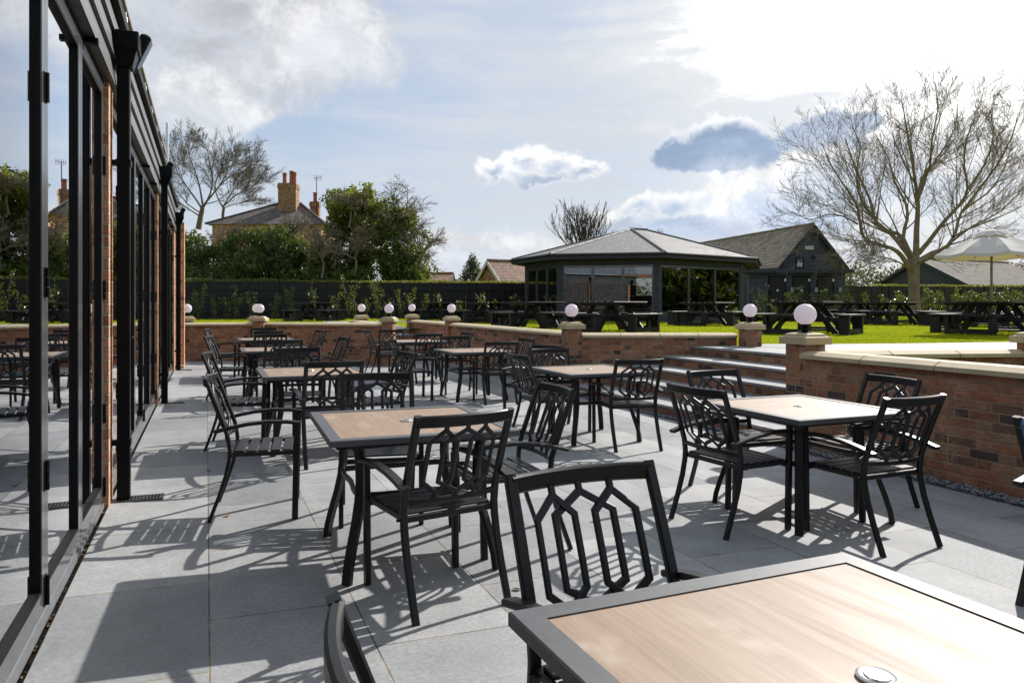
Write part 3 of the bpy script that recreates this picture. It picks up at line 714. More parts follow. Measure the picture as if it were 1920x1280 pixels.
TB = [(1.135,0.950,1.5,'closest oak-topped table, cut by the bottom right of the frame'),
      (1.085,4.000,-2,'oak-topped table second from the camera, beside the glass doors'),
      (3.940,3.930,90,'white sun-glared table beside the right-hand brick wall'),
      (0.985,7.290,0,'third oak-topped table in the row beside the glass doors'),
      (0.975,11.050,0,'fourth oak-topped table in the row beside the glass doors'),
      (1.070,14.400,0,'farthest oak-topped table in the row beside the glass doors'),
      (3.980,6.980,0,'oak-topped table at the foot of the wide steps'),
      (3.930,10.500,0,'middle oak-topped table along the right-hand wall'),
      (3.860,13.600,0,'far oak-topped table near the small far steps')]
tp = None
for x, y, rz, lab in TB:
    if tp is None: tp = make_table(lab); tp.location = (x, y, pz(x)); tp.rotation_euler = (0,0,R(rz))
    else: dup(tp, (x, y, pz(x)), R(rz), lab)
# ================================================================== THE PUB BUILDING ON THE LEFT
pub = thing('pub_building', 'brick and glass pub wing with black downpipes along the left', 'building', (0,0,0))
XF = -0.660                                           # outer face of the door frames
fa = MB()
for i in range(3): fa.add([(-0.60-0.0,-6,2.95+0.19*i),(-0.60,17.0,2.95+0.19*i),(-0.625,17.0,3.14+0.19*i),(-0.625,-6,3.14+0.19*i),(-0.66,-6,2.95+0.19*i),(-0.66,17.0,2.95+0.19*i),(-0.66,17.0,3.14+0.19*i),(-0.66,-6,3.14+0.19*i)],
       [(0,1,2,3),(7,6,5,4),(0,4,5,1),(3,2,6,7),(0,3,7,4),(1,5,6,2)])
fa.build('fascia', 'fascia', pub)
MB().bx(-1.2, -0.575, -6, 17.0, 3.522, 3.60).build('roof_edge', 'gasket', pub)
MB().bx(-9, -1.202, -6, 16.9, 3.50, 3.58).build('roof', 'render_dark', pub)
MB().bx(-0.80, -0.662, -6, 16.9, 2.925, 3.52).build('lintel', 'gasket', pub)
rm = MB(); rm.bx(-9, -0.83, -6, 16.8, -0.02, 0.012); rm.build('floor', 'interior_floor', pub)
rm = MB(); rm.bx(-9.1, -9.0, -6, 16.9, 0, 3.5); rm.bx(-9, -0.7, 16.8, 16.9, 0, 3.5); rm.bx(-9, -0.7, -6.1, -6, 0, 3.5); rm.build('inner_wall', 'render_dark', pub)
MB().bx(-9, -0.82, -6, 16.8, 2.98, 3.02).build('ceiling', 'render_dark', pub)
# brick piers between the door sets and the end wall
PIERS = [(0.48,0.71),(5.50,5.73),(10.80,11.03),(16.14,16.85)]
for a, b in PIERS:
    MB().bx(-0.83, -0.632, a, b, -0.1, 2.948).build('brick_pier', 'brick_orange', pub)
MB().bx(-0.86, -0.455, 16.86, 17.4, -0.1, 3.20).build('end_wall', 'brick_orange', pub)
MB().bx(-0.61, -0.46, 16.70, 16.855, -0.06, 0.085).build('plinth', 'coping', pub)
MB().bx(-9, 1.4, -7.2, -6.9, -0.1, 4.1).build('unseen_rear_wall', 'brick_orange', pub)  # unseen wall behind the camera, added for the pavilion panes to reflect
# bifold doors
def leaf(y0, y1, hinge, handle):
    """one leaf: anthracite frame standing proud of its pane"""
    xo, xi = XF, XF-0.07; zb, zt = 0.085, 2.905; sw = 0.062
    d = MB()
    d.bx(xi, xo, y0, y0+sw, zb, zt); d.bx(xi, xo, y1-sw, y1, zb, zt)
    d.bx(xi, xo, y0+sw, y1-sw, zb, zb+0.085); d.bx(xi, xo, y0+sw, y1-sw, zt-0.065, zt)
    L = d.build('door_leaf', 'frame_metal', pub)
    g = MB(); e = 0.010                                # black glazing bead
    for (a, b, c2, d2) in ((y0+sw, y0+sw+e, zb+0.085, zt-0.065), (y1-sw-e, y1-sw, zb+0.085, zt-0.065)): g.bx(XF-0.031, XF-0.0025, a, b, c2, d2)
    g.bx(XF-0.031, XF-0.0025, y0+sw+e, y1-sw-e, zb+0.085, zb+0.095); g.bx(XF-0.031, XF-0.0025, y0+sw+e, y1-sw-e, zt-0.075, zt-0.065)
    g.build('glazing_bead', 'gasket', L)
    p = MB(); p.bx(XF-0.030, XF-0.024, y0+sw+0.002, y1-sw-0.002, zb+0.086, zt-0.066); p.build('pane', 'glass', L)
    hz = (0.10, 0.60, 1.44, 2.29) if hinge else ()
    for z in hz:
        h = MB()
        for k in range(3): h.lathe([(0.0095, k*0.044),(0.0095, k*0.044+0.041)], 10, (xo+0.009, y1, z))
        h.bx(xo, xo+0.004, y1-0.028, y1+0.028, z, z+0.128)
        h.build('hinge', 'plastic_black', L, smooth=40)
    if handle:
        h = MB(); h.bx(xo, xo+0.012, y0+0.012, y0+0.048, 0.98, 1.22); h.tube([(xo, y0+0.03, 1.12),(xo+0.055, y0+0.03, 1.12),(xo+0.06, y0+0.16, 1.12)], 0.009, 8)
        h.build('handle', 'plastic_black', L, smooth=40)
for (a, b) in ((0.715, 5.495), (5.735, 10.795), (11.035, 16.135)):
    n = 5; w = (b-a-0.10)/n
    fm = MB(); fm.bx(XF-0.10, XF-0.004, a, a+0.05, 0.02, 2.948); fm.bx(XF-0.10, XF-0.004, b-0.05, b, 0.02, 2.948); fm.bx(XF-0.10, XF-0.004, a+0.05, b-0.05, 2.906, 2.948)
    fm.build('door_frame', 'frame_metal', pub)
    sl = MB(); sl.bx(XF-0.11, XF+0.002, a, b, 0.012, 0.045); sl.bx(XF-0.09, XF-0.012, a+0.05, b-0.05, 0.045, 0.082); sl.build('sill', 'sill_metal', pub)
    for i in range(n): leaf(a+0.05+i*w+0.002, a+0.05+(i+1)*w-0.002, i % 2 == 0, i in (1, 3) and a > 2)
    for yy in (a+3*w-0.1, b-w+0.05):
        MB().bx(XF, XF+0.075, yy, yy+0.045, 2.912, 2.942).build('restrictor', 'plastic_black', pub)
# downpipes
for (y, tz) in ((0.36, 3.1), (5.68, 3.13), (10.99, 3.13), (16.36, 3.13)):
    xc = -0.555
    p = MB(); p.box((xc, y, (tz-0.02)/2+0.0), (0.085, 0.085, tz+0.0), ch=0.006); P = p.build('downpipe', 'plastic_black', pub)
    h = MB(); h.box((xc, y, tz+0.03), (0.12, 0.12, 0.12), taper=(1.55, 1.55)); h.box((xc, y, tz+0.15), (0.21, 0.21, 0.13), ch=0.006); h.build('hopper', 'plastic_black', P)
    for z in (0.42, 2.42):
        k = MB(); k.box((xc, y, z), (0.098, 0.10, 0.045)); k.bx(-0.64, xc, y-0.03, y+0.03, z-0.018, z+0.018); k.build('bracket', 'plastic_black', P)
# balustrade on the roof
bl = MB()
B = thing('roof_balustrade', 'glass balustrade with steel posts along the roof edge', 'balustrade', (0,0,0))
MB().tube([(-0.80,-6,4.52),(-0.80,16.4,4.52)], 0.024, 10).build('handrail', 'pole_wood', B, smooth=60)
ys = [-0.6+1.28*i for i in range(14)]
for y in ys:
    p = MB(); p.tube([(-0.80,y,3.60),(-0.80,y,4.44)], 0.021, 10); p.tube([(-0.80,y,4.44),(-0.80,y,4.51)], 0.008, 8); p.build('post', 'steel', B, smooth=50)
MB().tube([(-0.78,16.45,3.60),(-0.78,16.45,5.25)], 0.03, 10).build('post', 'steel', B, smooth=50)
for a, b in zip(ys, ys[1:]): MB().bx(-0.803, -0.797, a+0.04, b-0.04, 3.70, 4.42).build('glass_panel', 'glass_clear', B)

# floodlights on the wall beside the hoppers
fl0 = None
for px, py, d, lab in ((262,101,5.35,'nearest black floodlight tilted beside the rain hopper'),(314,321,10.4,'middle black floodlight above the second downpipe'),(340,401,15.7,'farthest black floodlight above the third downpipe')):
    p = pt(px, py, d)
    if fl0 is None:
        fl0 = thing('floodlight', lab, 'floodlight', p, 0, 'black floodlights along the roof edge')
        rot = Matrix.Rotation(R(24), 3, 'Y')
        b = MB(); b.box((0.0,0,0), (0.075,0.17,0.27), rot, ch=0.014); b.build('housing', 'plastic_black', fl0, smooth=40)
        b = MB(); b.box(rot @ Vector((0.0385,0,0)), (0.004,0.14,0.235), rot); b.build('lens', 'glass_clear', fl0)
        b = MB(); b.tube([(-0.03,-0.098,0.0),(-0.07,-0.098,0.02),(-0.13,-0.03,0.05),(-0.135,0.03,0.05),(-0.07,0.098,0.02),(-0.03,0.098,0)], 0.008, 6); b.tube([(-0.13,0,0.05),(-0.20,0,0.06)], 0.012, 6); b.build('bracket', 'plastic_black', fl0)
    else: dup(fl0, p, 0, lab)
# drain grates at the feet of the downpipes
g0 = None
for y, lab in ((5.66,'iron drain grate under the nearest downpipe'),(10.97,'iron drain grate under the middle downpipe'),(16.34,'iron drain grate under the farthest downpipe')):
    if g0 is None:
        g0 = thing('drain_grate', lab, 'drain grate', (-0.46, y, pz(-0.46)+0.002), 0, 'drain grates below the downpipes')
        f = MB(); f.bx(-0.15,0.17,-0.075,-0.062,0,0.006); f.bx(-0.15,0.17,0.062,0.075,0,0.006); f.bx(-0.15,-0.137,-0.062,0.062,0,0.006); f.bx(0.157,0.17,-0.062,0.062,0,0.006)
        for i in range(13): f.bx(-0.128+i*0.0225, -0.118+i*0.0225, -0.062, 0.062, 0, 0.006)
        f.build('grille', 'grate', g0); MB().bx(-0.137,0.157,-0.062,0.062,-0.001,0.0015).build('sump', 'gasket', g0)
    else: dup(g0, (-0.46, y, pz(-0.46)+0.002), 0, lab)
# dirt-filled gap with dry leaves along the sill
gp_ = struct(MB().bx(-0.70, -0.634, -6, 16.7, -0.05, -0.012).build('drain_channel', 'soil'))
rg = random.Random(9); lf = MB()
def dryleaf(mb, x, y, z, s, rg):
    a = rg.uniform(0, 2*PI); k = rg.uniform(0.2, 0.6); mt = Matrix.Translation((x,y,z)) @ Matrix.Rotation(a,4,'Z') @ Matrix.Rotation(rg.uniform(-.5,.5),4,'X')
    vs = [(-s,0,0),(-s*.35,-s*.5,k*s*.5),(s*.4,-s*.42,k*s*.55),(s,0,0.1*s),(s*.4,s*.42,k*s*.5),(-s*.35,s*.5,k*s*.6),(0,0,0)]
    mb.add(vs, [(0,1,6),(1,2,6),(2,3,6),(3,4,6),(4,5,6),(5,0,6)], mt)
for _ in range(95):
    y = rg.uniform(1.5, 16) if rg.random() < 0.5 else rg.uniform(2, 7)
    dryleaf(lf, rg.uniform(-0.657,-0.640), y, -0.004+rg.uniform(0,0.012), rg.uniform(0.005,0.014), rg)
for _ in range(260): stone(lf, rg.uniform(-0.657,-0.640), rg.uniform(2, 14), -0.008, rg.uniform(0.005,0.012), rg)
o = lf.build('leaf_litter', 'litter'); o['kind'] = 'stuff'; o['label'] = 'dry leaves and grit caught along the door sill'; o['category'] = 'leaf litter'
for (x, y, lab) in ((0.02,6.42,'dry tan leaf on the paving near the first side-on chair'),(0.13,5.02,'small dark leaf on paving under the left side-on chair'),(0.42,2.62,'dry leaf on the paving near the bottom frame edge'),(1.46,3.28,'dry leaf on a paving joint below the second table')):
    m = MB(); dryleaf(m, 0, 0, 0.004, 0.026, rg); tag(m.build('fallen_leaf', 'litter', None, (x, y, pz(x))), lab, 'leaf', 'fallen leaves on the paving')

# a honey-oak chair and stool seen through the first doors
ic = thing('wooden_chair', 'honey-coloured wooden chair seen through the glass doors', 'chair', (-1.52, 7.1, 0.012), R(60))
for sx in (-1,1):
    for sy in (-1,1): MB().tube([(sx*0.17, sy*0.17, 0.45),(sx*0.22, sy*0.23, 0.0)], [0.02, 0.014], 10).build('leg', 'chair_wood', ic, smooth=60)
MB().lathe([(0.001,0.44),(0.21,0.44),(0.225,0.455),(0.22,0.475),(0.001,0.47)], 24).build('seat', 'chair_wood', ic, smooth=50)
q = MB(); q.tube([(0.24*math.cos(a), 0.24*math.sin(a), 0.78) for a in [PI*i/10 for i in range(11)]], 0.02, 8)
for i in range(7):
    a = PI*(i+0.5)/7; q.tube([(0.19*math.cos(a),0.19*math.sin(a),0.47),(0.24*math.cos(a),0.24*math.sin(a),0.78)], 0.009, 6)
q.build('backrest', 'chair_wood', ic, smooth=50)
isl = thing('wooden_stool', 'round pale wooden drum stool behind the glass doors', 'stool', (-1.33, 5.75, 0.012))
MB().lathe([(0.001,0),(0.17,0),(0.21,0.06),(0.22,0.2),(0.20,0.29),(0.17,0.30)], 28).build('drum', 'chair_wood', isl, smooth=40)
MB().lathe([(0.001,0.301),(0.19,0.301),(0.20,0.315),(0.19,0.33),(0.001,0.335)], 28).build('seat', 'chair_wood', isl, smooth=40)
# ================================================================== PICNIC TABLES ON THE LAWN
def make_picnic(label):
    t = thing('picnic_table', label, 'picnic table', (0,0,0), 0, 'black picnic tables on the lawn')
    s = 'stain_black'
    tp_ = MB(); n = 7; S = 0.69
    for i in range(n):
        y = -S+(i+0.5)*2*S/n; tp_.box((0, y, 0.755), (2*S, 2*S/n-0.012, 0.048), ch=0.004)
    tp_.build('tabletop', s, t)
    b = MB()
    for sgn in (-1, 1): b.box((sgn*0.42, 0, 0.702), (0.09, 1.2, 0.055)); 
    b.build('batten', s, t)
    for k in range(4):
        mt = Matrix.Rotation(k*PI/2, 4, 'Z')
        for sgn in (-1, 1):
            l = MB(); m2 = MB(); m2.sweep([(0.26, sgn*0.30, 0.73),(0.86, sgn*0.30, 0.0)], (0,1,0), rprof(0.12, 0.05, 0.004)); l.add(m2.v, m2.f, mt)
            l.build('leg', s, t)
    bm = MB()
    for k in range(2):
        mt = Matrix.Rotation(k*PI/2, 4, 'Z'); zz = 0.36 if k == 0 else 0.345
        for sgn in (-1, 1):
            m2 = MB(); m2.box((0, sgn*(0.352+0.0*k), zz), (2.3, 0.048, 0.11)); bm.add(m2.v, m2.f, mt)
    bm.build('beam', s, t)
    for k in range(4):
        mt = Matrix.Rotation(k*PI/2, 4, 'Z')
        def put(m2, name, par):
            q = MB(); q.add(m2.v, m2.f, mt); return q.build(name, s, par)
        m2 = MB()
        for i in range(2): m2.box((1.0+i*0.158, 0, 0.452), (0.15, 1.20, 0.048), ch=0.004)
        bn = put(m2, 'bench', t)
        for sgn in (-1, 1):
            m2 = MB(); m2.box((1.085, sgn*0.47, 0.214), (0.22, 0.09, 0.425)); put(m2, 'post', bn)
        m2 = MB(); m2.box((1.085, 0, 0.05), (0.21, 0.848, 0.05)); m2.box((1.17, 0, 0.105), (0.03, 0.848, 0.055)); put(m2, 'bottom_board', bn)
    return t
PIC = [(1144,18.9,40,'picnic table straight in front of the pavilion, nearest of the middle ones'),
       (999,21.6,33,'picnic table left of the one in front of the pavilion, by its left corner'),
       (914,27.5,24,'picnic table in front of the fence, left of the pavilion corner'),
       (826,31.0,30,'picnic table close to the fence behind the small far globe lamps'),
       (590,30.5,42,'lone picnic table on the far left of the lawn'),
       (1325,24.4,44,"picnic table before the pavilion's right-hand windows"),
       (1507,17.6,45,'picnic table right behind the largest globe lamp'),
       (1674,25.2,40,'picnic table in front of the big bare tree trunk'),
       (1604,29.5,40,'picnic table partly hidden behind another, left of the tree trunk'),
       (1862,17.4,30,'picnic table with the white parasol, at the right frame edge'),
       (1822,23.2,35,'picnic table mostly hidden behind the parasol table')]
pp = None
for px, d, rz, lab in PIC:
    x, y = dep(px, d); loc = (x, y, lawn_z(x, y))
    if pp is None: pp = make_picnic(lab); pp.location = loc; pp.rotation_euler = (0,0,R(rz)-YAW)
    else: dup(pp, loc, R(rz)-YAW, lab)

# white parasol
ux, uy = dep(1859, 17.5); uz = lawn_z(ux, uy)
u = thing('parasol', 'white canvas parasol open over the right-hand picnic table', 'parasol', (ux, uy, uz), 0.1)
MB().tube([(0,0,0),(0,0,2.5)], 0.027, 14).build('pole', 'pole_wood', u, smooth=60)
cv = MB(); seg = 8; ns = 6
rings = [(0.16,2.42),(0.5,2.29),(0.9,2.10),(1.20,1.94)]
vs = []
for (r, z) in rings:
    for i in range(seg*ns):
        a = 2*PI*i/(seg*ns); f = (i % ns)/ns; ed = math.cos(PI/seg)/math.cos((f-0.5)*2*PI/seg)
        vs.append((r*ed*math.cos(a), r*ed*math.sin(a), z-0.035*math.sin(PI*f)*r))
k = seg*ns
fs = [(j*k+i, j*k+(i+1)%k, (j+1)*k+(i+1)%k, (j+1)*k+i) for j in range(3) for i in range(k)]
o = len(vs)
for i in range(k): x, y, z = vs[3*k+i]; vs.append((x*1.003, y*1.003, z-0.075))
fs += [(3*k+i, 3*k+(i+1)%k, o+(i+1)%k, o+i) for i in range(k)]
cv.add(vs, fs); c_ = cv.build('canopy', 'canvas', u)
sm = c_.modifiers.new('cloth_thickness', 'SOLIDIFY'); sm.thickness = 0.006
vt = MB(); vs = []
for (r, z) in ((0.02,2.56),(0.2,2.50),(0.36,2.405)):
    for i in range(k):
        a = 2*PI*i/k; f = (i % ns)/ns; vs.append((r*math.cos(a), r*math.sin(a), z-(0.05*math.sin(PI*f) if r > 0.3 else 0)))
vt.add(vs, [(j*k+i, j*k+(i+1)%k, (j+1)*k+(i+1)%k, (j+1)*k+i) for j in range(2) for i in range(k)])
v_ = vt.build('vent', 'canvas', c_)
for i in range(8):
    a = 2*PI*i/8
    rb = MB().tube([(0.03*math.cos(a),0.03*math.sin(a),2.44),(1.19*math.cos(a),1.19*math.sin(a),1.92)], 0.010, 6).build('rib', 'pole_wood', u)
    MB().tube([(0.03*math.cos(a),0.03*math.sin(a),1.95),(0.62*math.cos(a),0.62*math.sin(a),2.165)], 0.008, 6).build('strut', 'pole_wood', rb)
MB().lathe([(0.03,1.90),(0.05,1.90),(0.05,1.98),(0.03,1.98)], 14).build('runner', 'pole_wood', u)
MB().tube([(0.03,0,1.3),(0.08,-0.05,1.1),(0.06,-0.02,0.98),(0.13,-0.08,1.0),(0.25,-0.12,0.86),(0.4,-0.1,0.80)], 0.008, 6).build('cord', 'rope', u)

# ================================================================== FENCES
def fence(name, pts, h, mat, label, pitch=1.94, rail=True):
    t = thing(name, label, 'fence', (0,0,0))
    pts = [Vector((p[0], p[1])) for p in pts]
    for a, b in zip(pts, pts[1:]):
        L = (b-a).length; n = max(1, round(L/pitch)); ang = math.atan2((b-a).y, (b-a).x)
        for i in range(n+1):
            p = a+(b-a)*i/n; z = lawn_z(p.x, p.y)
            if i < n:
                q = a+(b-a)*(i+1)/n; zq = min(z, lawn_z(q.x, q.y)); ln = (q-p).length
                m = MB(); m.bx(0.06, ln-0.06, 0.02, 0.05, -0.1, h-0.045); m.bx(0.06, ln-0.06, -0.005, 0.075, h-0.043, h)
                m.build('panel', mat, t, (p.x, p.y, zq), ang)
                r = MB()
                for zz in (0.28, 0.95, h-0.38): r.bx(0.055, ln-0.055, -0.03, 0.019, zz, zz+0.075)
                r.build('rail', 'stain_black' if mat == 'fence_board' else mat, t, (p.x, p.y, zq), ang)
            m = MB(); m.box((0, 0.005, h/2), (0.105, 0.105, h+0.03)); m.build('post', 'stain_black' if mat == 'fence_board' else mat, t, (p.x, p.y, z), ang)
    return t
fence('timber_fence', [dep(215,34.2), dep(1010,37.2)], 1.80, 'fence_board', 'long black featheredge fence with rails behind the lawn, left of the pavilion')
fence('timber_fence', [dep(1575,49.0), dep(2100,53.0)], 1.75, 'fence_brown', 'dark brown fence behind the bare tree on the right')

# ================================================================== LEAVES
def leaf_quads(mb, pts, size, rg, up=0.3, fold=False):
    for p in pts:
        n = Vector((rg.gauss(0,1), rg.gauss(0,1), rg.gauss(0,1)+up)).normalized()
        a = n.orthogonal().normalized(); a.rotate(Matrix.Rotation(rg.uniform(0, 2*PI), 3, n)); b = n.cross(a)
        s = size*rg.uniform(0.55, 1.35); w = s*rg.uniform(0.38, 0.62)
        p = Vector(p)
        mb.add([p-a*s, p-b*w+n*s*0.12, p+a*s, p+b*w+n*s*0.12], [(0,1,2,3)])
def blob_pts(blobs, n, rg, clump=1.1, thr=-0.08, shell=0.55):
    vol = [b[3]*b[4]*b[5] for b in blobs]; tot = sum(v**0.67 for v in vol); out = []
    for b, v in zip(blobs, vol):
        k = int(n*v**0.67/tot); c = 0; tries = 0
        while c < k and tries < k*12:
            tries += 1
            d = Vector((rg.gauss(0,1), rg.gauss(0,1), rg.gauss(0,1))).normalized()
            lump = 1+0.22*mnoise.noise(d*2.3+Vector((b[0],b[1],b[2])))+0.12*mnoise.noise(d*6+Vector((b[1],b[2],b[0])))
            r = (shell+(1-shell)*rg.random()**0.6)*lump
            p = Vector((b[0]+d.x*b[3]*r, b[1]+d.y*b[4]*r, b[2]+d.z*b[5]*r))
            if p.z < LAWN-0.1: continue
            if mnoise.noise(p*clump) < thr: continue
            out.append(p); c += 1
    return out
def PB(px, py, d, rx, ry, rz):
    p = pt(px, py, d); return (p.x, p.y, p.z, rx, ry, rz)

# ---- bare branch generator
def branch_from(mb, pts, r0, r1, rg, lvl, maxl, P, tips=None):
    """tube along pts, then children along it"""
    n = len(pts)
    sides = 8 if r0 > 0.12 else (5 if r0 > 0.04 else 3)
    mb.tube(pts, [r0+(r1-r0)*(i/(n-1))**0.8 for i in range(n)], sides, caps=False)
    if tips is not None: tips.append(pts[-1])
    if lvl >= maxl: return
    L = sum((pts[i+1]-pts[i]).length for i in range(n-1))
    k = P['n'][lvl]; 
    for j in range(k):
        q = P['t0'][lvl]+(1-P['t0'][lvl])*(j+rg.random())/k
        f = q*(n-1); i = min(n-2, int(f)); p = pts[i].lerp(pts[i+1], f-i); tg = (pts[i+1]-pts[i]).normalized()
        ax = tg.orthogonal().normalized(); ax.rotate(Matrix.Rotation(rg.uniform(0, 2*PI), 3, tg))
        dr = tg.copy(); dr.rotate(Matrix.Rotation(R(rg.uniform(*P['ang'])), 3, ax))
        ln = L*P['len'][lvl]*rg.uniform(0.6, 1.2)*(1.15-0.55*q)
        rr = max(P['rmin'], (r0+(r1-r0)*q)*P['rad']*rg.uniform(0.7, 1.0))
        branch_from(mb, walk(p, dr, ln, rg, P, 5 if lvl < 2 else 4), rr, max(P['rmin']*0.8, rr*0.35), rg, lvl+1, maxl, P, tips)
def walk(p, d, ln, rg, P, seg):
    pts = [p.copy()]; d = d.normalized()
    for i in range(seg):
        d = (d+Vector((rg.gauss(0,1), rg.gauss(0,1), rg.gauss(0,1)))*P['wob']+Vector((0,0,P['up']))).normalized()
        p = p+d*ln/seg; pts.append(p.copy())
    return pts
def smooth_path(pts, k=3):
    out = []
    for i in range(len(pts)-1):
        p0 = pts[max(i-1,0)]; p1 = pts[i]; p2 = pts[i+1]; p3 = pts[min(i+2, len(pts)-1)]
        for j in range(k):
            t = j/k
            out.append(0.5*((2*p1)+(p2-p0)*t+(2*p0-5*p1+4*p2-p3)*t*t+(3*p1-p0-3*p2+p3)*t**3))
    out.append(pts[-1]); return out

# big ash tree on the right: main limbs of the photograph's tree, given depth
rg = random.Random(11); D0 = 44.0
def zp(x, y):
    x = 880+(x-880)*0.86; y = 1240-(1240-y)*0.94; return 1440+x*0.3125, 100+y*0.3125
LIMBS = [  # (zoom points, depth change along it, r0, r1)
 ([(858,1275),(845,1205),(800,1120),(760,1190-120),(650,1045),(600,975),(565,850),(490,700),(430,560),(400,470)], 2.5, .20,.03),
 ([(850,1300),(790,1215),(720,1165),(565,1122),(508,1060),(482,900),(400,780),(300,640),(235,500)], -3.0, .17,.025),
 ([(870,1250),(770,1130),(700,1060),(620,1000),(520,880),(480,760),(480,640),(500,520),(440,380)], 5.0, .16,.03),
 ([(482,1010),(380,960),(260,950),(150,985),(20,930)], -4.5, .07,.015),
 ([(880,1240),(800,1100),(828,980),(818,880),(740,740),(700,600),(600,430)], -2.0, .14,.025),
 ([(890,1235),(893,1050),(903,900),(890,780),(862,610),(820,380),(790,220)], 1.0, .20,.03),
 ([(905,850),(930,720),(985,640),(1000,470),(1040,280),(1020,110)], -2.5, .12,.02),
 ([(905,850),(960,700),(1060,560),(1160,400),(1180,240)], 3.5, .10,.02),
 ([(905,1200),(980,1120),(1080,1000),(1200,880),(1250,780),(1225,640),(1240,480),(1300,330)], -3.5, .16,.025),
 ([(1250,790),(1330,690),(1400,560),(1430,420),(1400,270)], -1.5, .09,.02),
 ([(910,1245),(1000,1195),(1110,1150),(1170,1050),(1210,930),(1380,820),(1480,700),(1540,560)], 3.0, .17,.025),
 ([(1150,1090),(1260,1040),(1400,990),(1560,930),(1680,860)], 5.0, .09,.02),
 ([(1215,930),(1320,800),(1450,640),(1560,450),(1600,300)], -4.5, .10,.02),
 ([(880,1265),(940,1245),(1010,1215),(1130,1130),(1290,1020),(1480,930),(1660,760)], -5.0, .14,.02),
 ([(840,1290),(740,1240),(650,1220),(560,1210)], -2.0, .07,.015),
 ([(700,1165),(640,1110),(570,1100),(500,1130),(420,1150)], -5.0, .05,.015)]
ash = thing('bare_tree', 'big bare spreading ash tree on the right of the lawn', 'tree', (0,0,0))
tr = MB(); tb = pt(1715, 586, D0)
tr.tube(smooth_path([Vector((tb.x,tb.y,tb.z-0.3)), pt(1715,575,D0), pt(1714,548,D0), pt(1713,520,D0), pt(1714,500,D0), pt(1715,480,D0)], 3), [v*0.80 for v in (0.56,0.49,0.45,0.43,0.41,0.40,0.39,0.39,0.39,0.39,0.40,0.40,0.39,0.37,0.33,0.29)], 14)
tr.build('trunk', 'bark_ash', ash, smooth=60)
cr = MB()
PA = dict(n=[16,8,5], t0=[0.22,0.18,0.2], ang=(20,46), len=[0.46,0.56,0.55], rad=0.46, rmin=0.0085, wob=0.085, up=0.055)
for zps, dd, r0, r1 in LIMBS:
    n = len(zps); pts = []
    for i, (a, b) in enumerate(zps):
        px, py = zp(a, b); pts.append(pt(px, py, D0+dd*(i/(n-1))**1.2))
    branch_from(cr, smooth_path(pts, 2), r0*0.98, r1*0.8, rg, 0, 3, PA)
cr.build('crown', 'bark_ash', ash)

def bare_tree(name, label, px, py, d, h, r, seed, P, lean=0.0, lv=4, trunkf=0.3, mat='bark_dark', limbs=5, spread=(18,50)):
    rg = random.Random(seed); t = thing(name, label, 'tree', (0,0,0))
    b = pt(px, py, d); top = b+Vector((lean, 0, h*trunkf))
    m = MB(); m.tube(smooth_path([b-Vector((0,0,0.5)), b.lerp(top, 0.5)+Vector((0.1,0,0)), top], 3), [r*1.3,r*1.15,r,r,r,r*.9,r*.85][:7], 9); m.build('trunk', mat, t, smooth=60)
    c = MB()
    for i in range(limbs):
        az = 2*PI*(i+rg.random()*0.6)/limbs; el = R(90-rg.uniform(*spread)); dr = Vector((math.cos(az)*math.cos(el), math.sin(az)*math.cos(el), math.sin(el)))
        branch_from(c, walk(top-Vector((0,0,rg.uniform(0,0.15)*h*trunkf)), dr, h*(1-trunkf)*rg.uniform(0.75,1.0), rg, P, 7), r*0.55, max(P['rmin'], r*0.08), rg, 0, lv-1, P)
    c.build('crown', mat, t)
    return t
PT = dict(n=[16,9,6], t0=[0.25,0.18,0.2], ang=(20,50), len=[0.46,0.56,0.55], rad=0.46, rmin=0.011, wob=0.09, up=0.04)
rg = random.Random(44); D1 = 66.0
def zl(x, y):
    y = 690-(690-y)*0.84; x = 330+(x-330)*0.93; return 300+x*0.2812, 200+y*0.2812
lt = thing('bare_tree', 'wide bare tree with fine rounded crown behind the chimneyed house', 'tree', (0,0,0))
m = MB(); m.tube([pt(372,430,D1), pt(375,412,D1), pt(378,398,D1), pt(380,386,D1)], [.27,.24,.21,.18], 9); m.build('trunk', 'bark_twig', lt, smooth=60); m = MB()
m.tube([pt(419,425,D1+1), pt(418,402,D1+1), pt(420,388,D1+1)], [.16,.14,.12], 8); m.build('trunk', 'bark_twig', lt, smooth=60)
c_ = MB()
for zps, dd, r0, r1 in [([(282,690),(230,600),(150,480),(95,380),(60,250),(40,180)],2,.15,.02),([(285,680),(262,520),(232,400),(185,250),(165,140)],-2,.15,.02),
   ([(290,660),(335,560),(352,440),(332,330),(310,200),(260,140)],3,.14,.02),([(295,640),(400,500),(450,400),(470,300),(490,230)],-3,.14,.02),
   ([(270,745),(180,680),(100,620),(30,600)],-2,.11,.02),([(275,720),(170,640),(100,540),(40,480),(20,400)],3,.10,.02),
   ([(425,665),(385,580),(372,480),(420,380),(560,290)],2,.11,.02),([(425,665),(520,570),(620,520),(715,430)],-2,.11,.02),([(425,665),(485,560),(565,430),(660,350)],3,.10,.02),
   ([(428,675),(520,640),(620,620),(700,600)],-1,.08,.02),([(400,500),(480,420),(560,360),(640,300)],-4,.08,.02),([(300,640),(380,620),(450,560),(540,500),(640,450)],4,.08,.02)]:
    n = len(zps); pts = [pt(*zl(a, b), D1+dd*(i/(n-1))) for i, (a, b) in enumerate(zps)]
    branch_from(c_, smooth_path(pts, 2), r0*0.72, r1*0.8, rg, 0, 3, PT)
c_.build('crown', 'bark_twig', lt)
PV = dict(n=[9,5,3], t0=[0.25,0.2,0.2], ang=(14,40), len=[0.5,0.5,0.5], rad=0.5, rmin=0.013, wob=0.12, up=0.20)
